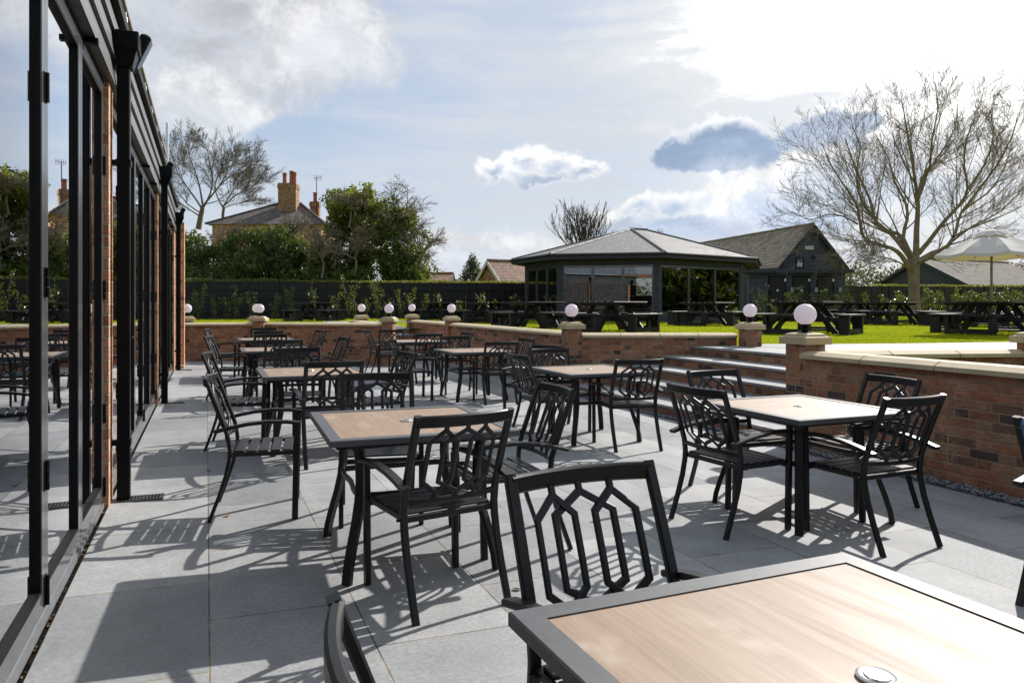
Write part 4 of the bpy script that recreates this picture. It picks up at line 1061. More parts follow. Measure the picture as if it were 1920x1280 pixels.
bare_tree('bare_tree', 'pollarded bare tree showing above the pavilion roof', 1092, 492, 46, 3.7, 0.12, 7, PV, 0, 3, 0.10, 'bark_dark', 20, (5,84))

# evergreen hedge mass and trees on the left, beyond the fence
def leafy(name, label, cat, blobs, n, size, mat, seed, trunk=None, thr=-0.10, clump=0.9, shell=0.5, group=None):
    rg = random.Random(seed); t = thing(name, label, cat, (0,0,0), 0, group)
    m = MB(); leaf_quads(m, blob_pts(blobs, n, rg, clump, thr, shell), size, rg); m.build('crown', mat, t)
    if trunk:
        m = MB()
        for (a, b, r) in trunk: m.tube([a, a.lerp(b, 0.5)+Vector((0.1,0.05,0)), b], [r, r*.8, r*.5], 7)
        m.build('trunk', 'bark_dark', t)
    return t
hb = []
rg = random.Random(21)
for px, top in ((330,438),(362,436),(395,456),(430,450),(465,430),(500,418),(535,424),(562,444),(592,456)):
    for k in range(3):
        py = top+32+k*36+rg.uniform(-6,6); hb.append(PB(px+rg.uniform(-8,8), py, 42+rg.uniform(-0.8,1.6), 1.25, 1.3, 1.05))
leafy('evergreen_hedge', 'tall dark ivy-clad hedge beyond the left fence, before the house', 'hedge', hb, 42000, 0.105, 'ivy', 31, [(pt(360,560,42),pt(370,450,42),.12),(pt(440,560,42),pt(450,450,42),.12),(pt(520,560,42),pt(515,440,42),.14)], -0.30, 0.9, 0.35)
def rblobs(spec, d, seed, k=5, r=0.75):
    # every spec lump is broken up into several smaller ones so that the outline is uneven
    rg = random.Random(seed); out = []
    for (px, py, w) in spec:
        for _ in range(k):
            a = rg.uniform(0, 2*PI); q = w*rg.uniform(0.2, 0.85)
            out.append(PB(px+math.cos(a)*q, py+math.sin(a)*q*0.9, d+rg.uniform(-1.2, 1.2), r*rg.uniform(.6,1.3), r*rg.uniform(.7,1.2), r*rg.uniform(.5,1.1)))
    return out
up = rblobs([(650,392,38),(685,385,34),(640,420,36),(690,420,34),(662,372,20)], 41, 5, 6, 0.72)
leafy('evergreen_tree', 'lime-green ivy-clad tree crown between the house and the sky', 'tree', up, 15000, 0.10, 'ivy_olive', 33, [(pt(655,560,41),pt(655,420,41),.16)], -0.15, 1.6, 0.25)
lo = rblobs([(640,462,44),(690,470,48),(625,500,40),(740,430,36),(755,465,44),(715,505,44),(770,500,32),(660,505,40),(745,400,24),(600,505,30),(690,532,34),(640,535,34),(745,535,30),(600,540,30),(780,530,26),(715,470,40)], 40.6, 6, 6, 0.85)
leafy('evergreen_tree', 'dark green ivy-clad tree below and right of the lime-green crown', 'tree', lo, 34000, 0.105, 'ivy_mid', 34, [(pt(735,560,41),pt(740,430,41),.15)], -0.12, 1.5, 0.25)
PS = dict(n=[10,8,5], t0=[0.15,0.12,0.2], ang=(25,65), len=[0.5,0.55,0.5], rad=0.55, rmin=0.012, wob=0.22, up=-0.01)
bare_tree('bare_tree', 'bare twiggy tree growing out of the green ivy tree', 742, 470, 40.0, 4.3, 0.10, 17, PS, 0.2, 3, 0.3, 'bark_ash', 9, (10,75))
bare_tree('bare_tree', 'bare drooping tree at the right side of the ivy tree', 775, 505, 40.3, 3.4, 0.10, 19, PS, 0.5, 3, 0.25, 'bark_ash', 11, (20,95))
bare_tree('bare_tree', 'leafless brambly shrub above the hedge in front of the house', 430, 470, 43, 2.2, 0.06, 23, PS, 0, 3, 0.2, 'bark_ash', 9, (10,70))
bare_tree('bare_tree', 'leafless shrub tangled above the hedge under the chimney', 545, 455, 43, 2.0, 0.06, 25, PS, 0, 3, 0.2, 'bark_ash', 9, (10,80))
bare_tree('bare_tree', 'bare twigs rising from the top of the left ivy crown', 655, 410, 39.8, 2.3, 0.06, 27, PS, 0, 3, 0.2, 'bark_ash', 8, (10,80))
bare_tree('bare_tree', 'brown twiggy thicket between the dark hedge and the ivy-clad trees', 604, 505, 39.6, 2.9, 0.06, 29, PS, 0, 3, 0.2, 'bark_ash', 8, (5,70))
bare_tree('bare_tree', 'tan twigs hanging over the front of the dark ivy-clad tree', 665, 500, 38.9, 2.4, 0.05, 37, PS, 0, 3, 0.2, 'bark_ash', 7, (10,85))
cb = [PB(886,552-i*8.6,52,1.65*(1-i/9.3)+0.06,1.65*(1-i/9.3)+0.06,0.45) for i in range(9)]
leafy('conifer', 'small blue-green conifer beyond the fence, left of the tiled gable', 'tree', cb, 6500, 0.085, 'conifer', 35, [(pt(886,585,52),pt(886,500,52),.1)], -0.3, 1.2, 0.2)
# clipped hedge showing above the fences
def strip_hedge(label, a, b, n, z0, z1, mat, size, seed):
    rg = random.Random(seed); t = thing('clipped_hedge', label, 'hedge', (0,0,0)); m = MB(); pts = []
    for _ in range(n):
        q = rg.random(); x = a[0]+(b[0]-a[0])*q; y = a[1]+(b[1]-a[1])*q; zz = z0+(z1-z0)*rg.random()+0.04*mnoise.noise(Vector((x,y,0))*0.8)
        pts.append((x+rg.uniform(-.1,.25), y+rg.uniform(.05,.6), zz))
    leaf_quads(m, pts, size, rg, 0.8); m.build('crown', mat, t); return t
strip_hedge('yellow-green clipped hedge top showing over the long left fence', dep(553,35.6), dep(1000,37.5), 7000, 2.35, 2.62, 'hedge_top', 0.05, 41)
strip_hedge('leafy green hedge top over the fence at far left', dep(300,34.6), dep(556,35.7), 2600, 2.35, 2.66, 'laurel', 0.06, 43)
strip_hedge('yellow-green clipped hedge top over the right fence', dep(1640,50.0), dep(2000,53), 6000, 2.42, 2.80, 'hedge_top', 0.07, 45)

# young laurels planted along the fence: each its own plant
def laurel(px, d, h, label, seed, dense=1.0, mat='laurel', cat='shrub'):
    rg = random.Random(seed); x, y = dep(px, d); t = thing('laurel_shrub', label, cat, (x, y, lawn_z(x, y)), 0, 'young laurels along the fences')
    st_ = MB(); lf_ = MB(); pts = []
    for i in range(rg.randint(3,5)):
        a = rg.uniform(0,2*PI); tl = rg.uniform(0.05,0.34)*h; hh = h*rg.uniform(0.6,1.05)
        p0 = Vector((rg.uniform(-.08,.08), rg.uniform(-.08,.08), 0)); p1 = Vector((math.cos(a)*tl*.5, math.sin(a)*tl*.5, hh*.55)); p2 = Vector((math.cos(a)*tl, math.sin(a)*tl, hh))
        sp = smooth_path([p0,p1,p2], 3); st_.tube(sp, 0.010, 4)
        for _ in range(int(38*dense*hh)):
            q = rg.uniform(0.12,1.0)*(len(sp)-1.001); k_ = int(q); c = sp[k_].lerp(sp[k_+1], q-k_); pts.append(c+Vector((rg.gauss(0,.075),rg.gauss(0,.075),rg.gauss(0,.05))))
    leaf_quads(lf_, pts, 0.062, rg, 0.2)
    lf_.build('foliage', mat, t); st_.build('stem', 'stem', t)
SH = [(357,1.15),(372,1.45),(402,1.1),(428,1.05),(442,1.5),(472,1.2),(514,1.2),(548,1.4),(590,1.45),(626,1.35),(652,1.9),(686,1.1),(707,1.9),(726,1.0),(752,1.35),(772,1.55),(800,1.2),(821,1.25),(860,0.9),(896,1.3),(912,0.95),(931,1.05),(969,1.1)]
words = ['first','second','third','fourth','fifth','sixth','seventh','eighth','ninth','tenth','eleventh','twelfth','thirteenth','fourteenth','fifteenth','sixteenth','seventeenth','eighteenth','nineteenth','twentieth','twenty-first','twenty-second','twenty-third']
for i, (px, h) in enumerate(SH):
    laurel(px, 33.2+2.4*(px-340)/640, h*1.05, f'young laurel planted before the left fence, {words[i]} from the house corner', 100+i)
for i, (px, d, h) in enumerate(((1658,46,1.0),(1678,46,1.2),(1690,45.5,1.3),(1735,45.5,1.3),(1750,46,1.25),(1768,45.5,1.15),(1785,46,1.35),(1806,46,1.1),(1826,46,1.2),(1845,46,1.3),(1868,46,1.15),(1890,46,1.3),(1912,46,1.2))):
    laurel(px, d, h*1.15, f'pale-leaved laurel behind the right picnic tables, {words[i]} from the left', 200+i, 2.0)
for i, (px, d, h) in enumerate(((1428,38.0,1.7),(1452,37.8,1.0),(1482,38.0,1.5),(1503,38.0,1.6),(1525,38.2,1.2),(1543,38.0,1.5),(1557,38.0,1.5),(1578,38.2,1.5),(1600,40,1.5),(1625,41,1.4))):
    laurel(px, d, h, f'thin young shrub in front of the dark toilet block, {words[i]} from the left', 300+i, 1.2, 'conifer' if i == 0 else 'laurel')
# ================================================================== PAVILION
def P2(px, d): return Vector(dep(px, d))
def facet_frame(a, b):
    v = b-a; return v.length, math.atan2(v.y, v.x)
pv = thing('garden_pavilion', 'black octagonal glazed pavilion with slate roof on the lawn', 'building', (0,0,0))
PC = [P2(984,32.6), P2(1048,29.4), P2(1234,28.5), P2(1393,31.7)]
ctr = P2(1205, 34.6)
# remaining corners: mirror the front ones through the centre
PC += [ctr*2-c for c in PC[:4]]
ZB0, ZE = LAWN, 3.24
for i in range(8):
    a, b = PC[i], PC[(i+1)%8]; L, ang = facet_frame(a, b)
    loc = (a.x, a.y, 0)
    def bld(m, name, mat, par=pv): return m.build(name, mat, par, loc, ang)
    m = MB(); m.bx(0, L, -0.02, 0.10, ZB0-0.1, ZB0+0.32); bld(m, 'plinth', 'clad_pav')
    m = MB(); pw = 0.18
    m.bx(0.0, pw, 0, 0.13, ZB0+0.322, ZE); m.bx(L-pw, L, 0, 0.13, ZB0+0.322, ZE); bld(m, 'corner_pillar', 'clad_pav')
    m = MB(); m.bx(pw, L-pw, 0.01, 0.12, ZE-0.26, ZE); bld(m, 'header', 'clad_pav')
    m = MB(); w0, w1, zb, zt = pw+0.002, L-pw-0.002, ZB0+0.324, ZE-0.262; fw_ = 0.085
    n = 3; w = (w1-w0)/n
    m.bx(w0, w1, 0.02, 0.10, zb, zb+fw_); m.bx(w0, w1, 0.02, 0.10, zt-fw_, zt)
    for k in range(n+1):
        xx = w0+k*w; m.bx(max(w0, xx-0.06), min(w1, xx+0.06), 0.018, 0.102, zb+0.002, zt-0.002)
    bld(m, 'window_frame', 'frame_metal')
    for k in range(n):
        m = MB(); m.bx(w0+k*w+0.055, w0+(k+1)*w-0.055, 0.055, 0.061, zb+fw_-0.01, zt-fw_+0.01); bld(m, 'pane', 'glass_pav')
# roof with overhang
EV = []
for i in range(8):
    a, b, c = PC[i-1], PC[i], PC[(i+1)%8]; d1 = (b-a).normalized(); d2 = (c-b).normalized(); n1 = Vector((d1.y,-d1.x)); n2 = Vector((d2.y,-d2.x)); k = (n1+n2); k = k/(k.length)*(0.55/max(0.4, (k.normalized()).dot(n1))); EV.append(b+k)
r1, r2 = pt(1184, 430, 35.2), pt(1211, 430, 35.6)
ZR = r1.z; r2.z = ZR
rf = MB(); hp = MB()
for i in range(8):
    a, b = EV[i], EV[(i+1)%8]; A = Vector((a.x, a.y, ZE+0.20)); B = Vector((b.x, b.y, ZE+0.20))
    ra = min((r1, r2), key=lambda r: (r.xy-a).length); rb = min((r1, r2), key=lambda r: (r.xy-b).length)
    if (ra-rb).length < 1e-6: rf.add([A, B, rb], [(0,1,2)])
    else: rf.add([A, B, rb, ra], [(0,1,2,3)])
    hp.tube([A+Vector((0,0,0.015)), ra+Vector((0,0,0.02))], 0.055, 6)
hp.tube([r1+Vector((-0.1,0,0.02)), r2+Vector((0.1,0,0.02))], 0.07, 6)
ro = rf.build('roof', 'slate', pv); hp.build('hip_tiles', 'slate', ro)
so = MB(); so.add([Vector((e.x, e.y, ZE+0.004)) for e in EV], [tuple(range(7,-1,-1))]); so.build('soffit', 'clad_pav', pv)
fs_ = MB()
for i in range(8):
    a, b = EV[i], EV[(i+1)%8]; L, ang = facet_frame(a, b); q = MB(); q.bx(0.0, L, -0.025, 0.0, ZE-0.02, ZE+0.195)
    fs_.add(q.v, q.f, Matrix.Translation((a.x,a.y,0)) @ Matrix.Rotation(ang,4,'Z'))
    q = MB(); q.tube([(0,-0.075,ZE+0.165),(L,-0.075,ZE+0.165)], 0.05, 8)
    fs_.add(q.v, q.f, Matrix.Translation((a.x,a.y,0)) @ Matrix.Rotation(ang,4,'Z'))
fs_.build('fascia', 'clad_pav', pv)
fl = MB(); fl.add([Vector((c.x, c.y, ZB0+0.05)) for c in PC], [tuple(range(8))]); fl.build('floor', 'bounce_floor', pv)
# things inside: a brick fireplace wall and bar stools
fp = thing('brick_fireplace', 'tall brick fireplace wall seen through the pavilion windows', 'fireplace', tuple(P2(1112,30.75))+(0,), -YAW-R(10))
MB().bx(-1.2, 1.2, 0, 0.4, LAWN+0.05, 2.36).build('chimney_breast', 'brick_orange', fp)
MB().bx(-0.9, 0.9, 0.03, 0.37, 2.362, 2.47).build('mantel', 'brick_orange', fp)
bc = thing('bar_counter', 'dark bar counter inside the pavilion', 'bar', tuple(P2(1200,34.2))+(0,), -YAW)
MB().bx(-0.9, 1.2, 0, 0.6, LAWN+0.06, 1.78).build('front', 'render_dark', bc); MB().bx(-0.95, 1.25, -0.06, 0.66, 1.782, 1.83).build('countertop', 'chair_wood', bc)
bsl = None
for i, (px, d, lab) in enumerate(((1262,31.2,'leftmost tall bar stool behind the right-hand pavilion windows'),(1285,31.6,'tall bar stool by the centre mullion of the right-hand pavilion windows'),(1312,32.2,'tall bar stool right of centre behind the pavilion windows'),(1345,32.6,'rightmost tall bar stool behind the pavilion windows'),(1172,31.0,'tall bar stool behind the middle pavilion windows'))):
    x, y = dep(px, d)
    if bsl is None:
        bsl = thing('bar_stool', lab, 'stool', (x, y, LAWN+0.05), 0, 'bar stools in the pavilion')
        MB().box((0,0,0.74), (0.36,0.34,0.035), ch=0.008).build('seat', 'white_board', bsl)
        for sx in (-1,1):
            for sy in (-1,1): MB().tube([(sx*0.13,sy*0.13,0.72),(sx*0.20,sy*0.19,0)], 0.017, 6).build('leg', 'white_board', bsl)
        MB().tube([(-0.18,-0.17,0.25),(0.18,-0.17,0.25)], 0.012, 6).build('footrest', 'white_board', bsl)
    else: dup(bsl, (x, y, LAWN+0.05), 0.3*i, lab)

# ================================================================== BARN, TOILET BLOCK, RIGHT BARN
def gable(name, label, pf, ang, W, Lb, zb, ze, za, mat, roofmat, over=0.25):
    """gabled house: front gable centred on pf, facing local -y"""
    t = thing(name, label, 'building', (pf.x, pf.y, 0), ang)
    hw = W/2
    m = MB(); m.add([(-hw,0,zb),(hw,0,zb),(hw,0,ze),(0,0,za),(-hw,0,ze),(-hw,Lb,zb),(hw,Lb,zb),(hw,Lb,ze),(0,Lb,za),(-hw,Lb,ze)], [(0,1,2,3,4),(9,8,7,6,5),(1,6,7,2),(5,0,4,9)]); m.build('wall', mat, t)
    sl = (za-ze)/hw; rf = MB(); th = 0.10
    for s in (-1, 1):
        x0, z0 = s*(hw+over), ze-sl*over
        vs = [(x0,-over,z0+0.02),(0,-over,za+0.02),(0,Lb+over,za+0.02),(x0,Lb+over,z0+0.02)]; vs += [(x,y,z+th) for x,y,z in vs]
        f = [(0,3,2,1),(4,5,6,7),(0,1,5,4),(1,2,6,5),(2,3,7,6),(3,0,4,7)]
        rf.add(vs, [tuple(reversed(q)) for q in f] if s > 0 else f)
    ro = rf.build('roof', roofmat, t)
    rd = MB(); rd.tube([(0,-over,za+0.13),(0,Lb+over,za+0.13)], 0.09, 6); rd.build('ridge_tiles', roofmat, ro)
    bb = MB()
    for s in (-1, 1): bb.sweep([(s*(hw+over),-over-0.03,ze-sl*over),(0,-over-0.03,za)], (0,1,0), [(-0.10,-0.025),(0.10,-0.025),(0.10,0.025),(-0.10,0.025)])
    bb.build('bargeboard', 'clad', t)
    return t
GB = 45.0
pf = P2(1521, GB); k = GB/F
bn = gable('barn', 'grey weatherboarded barn gable with old slate roof behind the pavilion', pf, -YAW+R(10), 4.3, 18, 0.3, zat(496,GB), zat(424,GB), 'clad_grey', 'slate_old')
m = MB(); m.bx(-1.10,-0.55,-0.05,-0.004, zat(504,GB), zat(482,GB)); wf = m.build('window_frame', 'gasket', bn)
m = MB(); m.bx(-1.02,-0.63,-0.056,-0.052, zat(501.5,GB), zat(484.5,GB)); m.build('pane', 'glass_pav', wf)
m = MB(); m.bx(-0.45,0.15,-0.04,-0.004, zat(468,GB), zat(461,GB)); m.build('vent_panel', 'white_board', bn)
m = MB(); m.bx(0.0,0.22,-0.12,-0.004, zat(484,GB), zat(480,GB)); m.build('wall_light', 'plastic_black', bn)
tb_ = thing('toilet_block', 'low black toilet block with three doors in front of the barn', 'building', tuple(P2(1404,42.0))+(0,), -YAW+R(4))
W_ = (1592-1404)*42/F; zr = zat(504,42); 
MB().bx(0, W_, 0, 2.8, 0.4, zr-0.24).build('wall', 'clad', tb_)
MB().bx(-0.25, W_+0.35, -0.35, 3.0, zr-0.238, zr).build('flat_roof', 'clad', tb_)
for i, (a, b) in enumerate(((1444,1474),(1491,1521),(1538,1568))):
    xa, xb = (a-1404)*42/F, (b-1404)*42/F
    f = MB(); f.bx(xa-0.06, xa, -0.05, -0.002, 0.7, 3.09); f.bx(xb, xb+0.06, -0.05, -0.002, 0.7, 3.09); f.bx(xa, xb, -0.05, -0.002, 3.02, 3.09)
    d_ = MB().bx(xa+0.002, xb-0.002, -0.035, -0.003, 0.72, 3.018).build('door', 'fence_board', tb_); f.build('door_frame', 'gasket', d_)
    MB().lathe([(0.001,0),(0.07,0),(0.07,0.01),(0.001,0.012)], 16).build('sign_disc', 'white_board', d_)
    sd = d_.children[-1] if d_.children else None
    for c in d_.children:
        if c.name.startswith('sign_disc'): c.rotation_euler = (PI/2, 0, 0); c.location = ((xa+xb)/2, -0.036, 2.22)
    h = MB()
    for z in (0.95, 2.75): h.bx(xb-0.05, xb+0.03, -0.062, -0.036, z, z+0.16)
    h.build('hinge', 'steel', d_)
    xl = xb+0.36
    MB().bx(xl-0.09, xl+0.09, -0.16, -0.002, 2.1, 2.4).build('wall_light', 'sill_metal', tb_)
rb_ = gable('barn', 'long black barn with pale hipped tile roof behind the right fence', P2(1725,62), -YAW-R(62), 7.5, 14, 0.2, zat(533,62), zat(487,62), 'clad', 'slate_pale', 0.4)

# ================================================================== HOUSE WITH CHIMNEYS, SMALL TILED ROOFS
hs = thing('brick_house', 'old house with hipped slate roof and chimneys behind the left hedge', 'building', tuple(P2(505,54))+(0,), -YAW)
kx = 54/F; ze, zr = zat(421,54), zat(371,54)
hx0, hx1 = (388-505)*kx, (612-505)*kx
MB().bx(hx0+0.4, hx1-0.4, 0, 6.5, 0.2, ze).build('wall', 'brick_orange', hs)
m = MB(); m.add([(hx0,-0.4,ze),(hx1,-0.4,ze),(hx1,6.9,ze),(hx0,6.9,ze),(-0.2,3.2,zr),(1.6,3.2,zr)], [(0,1,5,4),(1,2,5),(2,3,4,5),(3,0,4),(3,2,1,0)]); hr = m.build('roof', 'old_slate_house', hs)
m = MB()
for a, b in (((hx0,-0.4,ze+.03),(-0.2,3.2,zr+.03)),((hx1,-0.4,ze+.03),(1.6,3.2,zr+.03)),((-0.3,3.2,zr+.03),(1.7,3.2,zr+.03))): m.tube([a, b], 0.09, 6)
m.build('hip_tiles', 'old_slate_house', hr)
def chimney(x, y, w, z0, z1, pots, mat):
    c = MB(); c.bx(x-w/2, x+w/2, y-w*.4, y+w*.4, z0, z1-0.42); c.bx(x-w/2-0.05, x+w/2+0.05, y-w*.4-.05, y+w*.4+.05, z1-0.42, z1-0.12); c.bx(x-w/2-0.01, x+w/2+0.01, y-w*.4-.01, y+w*.4+.01, z1-0.12, z1)
    o = c.build('chimney', mat, hs)
    for dx, hgt in pots:
        p = MB(); p.lathe([(0.001,0),(0.17,0),(0.15,hgt*.8),(0.19,hgt*.82),(0.19,hgt*.88),(0.13,hgt*.88),(0.13,hgt),(0.21,hgt+.01),(0.19,hgt+.06),(0.001,hgt+.07)], 14, (x+dx, y, z1)); p.build('chimney_pot', 'terracotta', o, smooth=40)
chimney((526-505)*kx, 2.4, 1.40, ze+0.3, zat(335,54), ((-0.32,0.80),(0.22,0.95),(0.45,0.85)), 'brick_yellow')
chimney((554-505)*kx*1.08, 6.0, 0.75, ze+0.5, zat(372,58), ((0.0,0.72),), 'brick_yellow')
m = MB(); ax, az = (564-505)*kx*1.04, zat(320,56)
m.tube([(ax,5,ze+0.8),(ax,5,az)], 0.03, 6); m.tube([(ax-0.25,5,az-0.05),(ax+0.45,4.8,az-0.02)], 0.015, 4)
for i in range(7): m.tube([(ax-0.2+i*0.1,5,az-0.28),(ax-0.2+i*0.1,4.95,az+0.18)], 0.010, 4)
m.build('television_aerial', 'plastic_black', hs)
# tiled garden building (gable to the left) and a low tiled roof
gb = gable('garden_building', 'small building with pantile roof and white bargeboards behind the fence', P2(917,47), -YAW-R(58), 2.9, 9, 0.3, zat(530,47), zat(491,47), 'brick', 'pantile', 0.15)
for c in gb.children:
    if c.name.startswith('bargeboard'): c.data.materials[0] = M['white_board']
lr = gable('outbuilding', 'low pantiled outbuilding roof just above the fence', P2(848,50), -YAW+R(88), 2.6, 2.0, 0.3, zat(530,50), zat(515.5,50), 'brick', 'pantile', 0.1)
# aerial behind the pavilion ridge
ta = thing('television_aerial', 'thin television aerial sticking up behind the pavilion ridge', 'aerial', pt(1235,450,48))
m = MB(); m.tube([(0,0,-1.2),(0,0,0.72)], 0.022, 6); m.build('mast', 'plastic_black', ta)
m = MB(); m.tube([(-0.25,0,0.5),(0.4,0.1,0.6)], 0.014, 4)
for i in range(6): m.tube([(-0.2+i*0.11,0,0.32+i*.015),(-0.2+i*0.11,0.02,0.72+i*.015)], 0.010, 4)
m.build('array', 'plastic_black', ta)

# ================================================================== FAR GREENERY
def far_tree(label, blobs, n, size, mat, seed): return leafy('far_tree', label, 'tree', blobs, n, size, mat, seed, [(Vector((blobs[0][0], blobs[0][1], 0.3)), Vector(blobs[0][:3]), 0.2)], -0.25, 0.35, 0.2)
far_tree('pink blossoming cherry tree behind the right barn', [PB(1868,515,78,2.4,2,1.6),PB(1893,520,77,1.8,2,1.5),PB(1845,505,80,1.8,2,1.0)], 5000, 0.13, 'blossom', 51)
rg = random.Random(8); wl = MB(); pts = []
for i in range(40):
    px = 1560+i*11; top = 500+8*math.sin(i*0.9)+6*math.sin(i*2.3); pts += blob_pts([PB(px, top+22, 110+rg.uniform(-6,10), 2.6, 2.6, 2.3), PB(px, top+46, 106, 2.6, 2.6, 2.2)], 260, rg, 0.3, -0.3, 0.2)
leaf_quads(wl, pts, 0.26, rg); o = wl.build('far_woodland', 'wood_far'); o['kind'] = 'stuff'; o['label'] = 'brown leafless woodland on the right horizon'; o['category'] = 'woodland'
rg = random.Random(18); wl = MB(); pts = []
for i in range(46):
    px = 60+i*34; top = 536+5*math.sin(i*1.7)
    pts += blob_pts([PB(px, top+12, 150+rg.uniform(-6,10), 5, 4, 3.2)], 170, rg, 0.3, -0.3, 0.2)
leaf_quads(wl, pts, 0.4, rg); o = wl.build('far_hedgerow', 'wood_far'); o['kind'] = 'stuff'; o['label'] = 'distant bare hedgerow along the horizon'; o['category'] = 'hedgerow'
# the trees out to the right that the pavilion windows mirror
def side(lat, dpt, z, rx, ry, rz): return (lat*RT[0]+dpt*FW[0], lat*RT[1]+dpt*FW[1], z, rx, ry, rz)
for i, (lat, dpt, s_) in enumerate(((52,27,1.0),(58,36,1.25),(50,17,0.85),(62,9,1.2))):
    leafy('far_tree', ('broad dark tree right of the frame, mirrored in the pavilion glass','tallest dark tree right of the frame, mirrored in the pavilion glass','low dark tree right of the frame beside the lawn edge','dark tree far out right of the frame near the camera side')[i], 'tree', [side(lat,dpt,2.5*s_,5*s_,5*s_,2.6*s_), side(lat+2,dpt+3,4.6*s_,3.6*s_,3.6*s_,2.2*s_), side(lat,dpt-3,3.6*s_,3.4*s_,3.4*s_,2.2*s_)], 3500, 0.42, 'wood_far' if i % 2 else 'ivy_mid', 60+i, [(Vector(side(lat,dpt,0.2,0,0,0)[:3]), Vector(side(lat,dpt,4*s_,0,0,0)[:3]), 0.3)], -0.3, 0.4, 0.2)
# ================================================================== SKY, SUN, CAMERA
w = bpy.data.worlds.new('World'); scn.world = w; w.use_nodes = True
t = NT(w.node_tree); bg = t.n['Background']
sky = t.add('ShaderNodeTexSky', sky_type='NISHITA'); sky.sun_disc = False
sky.sun_elevation = SUN_EL; sky.sun_rotation = PI/2-SUN_AZ
sky.air_density = 1.0; sky.dust_density = 1.6; sky.ozone_density = 1.2
d = t.vmath('NORMALIZE', coord(t, 'Generated'))
sp = t.add('ShaderNodeSeparateXYZ'); t.l.new(d, sp.inputs[0])
K = 10.0                                             # colours below are divided by the 0.1 background strength
def kc(c): return tuple(x*K for x in c)
# thin high cloud on a flat layer overhead
den = t.math('ADD', t.math('MAXIMUM', sp.outputs[2], 0.0), 0.14)
cb = t.add('ShaderNodeCombineXYZ'); t.l.new(t.math('DIVIDE', sp.outputs[0], den), cb.inputs[0]); t.l.new(t.math('DIVIDE', sp.outputs[1], den), cb.inputs[1])
q = t.mapping(cb.outputs[0], rot=(0,0,R(35)), scale=(0.5, 1.5, 1))
n1 = t.noise(q, 1.3, 9, 0.6, dist=0.5); n2 = t.noise(cb.outputs[0], 0.6, 6, 0.6, dist=0.4)
qs = t.mapping(d, rot=(R(5), R(-6), 0), scale=(2.6, 2.6, 15.0))
n3 = t.noise(qs, 1.0, 9, 0.62, dist=0.45); n4 = t.noise(t.mapping(d, scale=(5,5,11)), 1.0, 9, 0.68, dist=0.6)
s = t.vmath('DOT_PRODUCT', d, tuple(SUND))
veil = t.math('ADD', t.math('MULTIPLY', t.smooth(n3, 0.36, 0.62), 0.50), t.math('MULTIPLY', t.smooth(n1, 0.36, 0.62), 0.25))
veil = t.math('ADD', veil, t.math('MULTIPLY', t.smooth(n4, 0.42, 0.66), 0.25), clamp=True)
veil = t.math('ADD', veil, t.math('ADD', 0.10, t.math('MULTIPLY', t.smooth(s, 0.62, 0.88), 0.25)), clamp=True)
blue = t.mix(0.65, sky.outputs[0], kc((0.185,0.245,0.338)))
c = t.mix(veil, blue, kc((0.375,0.405,0.448)))
# brightening of the cloud round the sun, broken up by the same cloud
gs = t.math('ADD', s, t.math('ADD', t.math('MULTIPLY', t.math('SUBTRACT', n3, 0.5), 0.22), t.math('MULTIPLY', t.math('SUBTRACT', n4, 0.5), 0.16)))
c = t.mix(t.smooth(gs, 0.815, 0.925), c, kc((0.48,0.49,0.505)))
c = t.mix(t.smooth(gs, 0.89, 0.98), c, kc((1.15,1.14,1.12)))
gl2 = t.math('POWER', t.math('MAXIMUM', s, 0.0), 60.0)
c = t.mix(t.math('MULTIPLY', gl2, 0.8), c, kc((2.2,2.15,2.05)))
# horizon haze
hz = t.math('SUBTRACT', 1.0, t.smooth(sp.outputs[2], 0.0, 0.17))
c = t.mix(t.math('MULTIPLY', hz, 0.62), c, kc((0.40,0.425,0.468)))
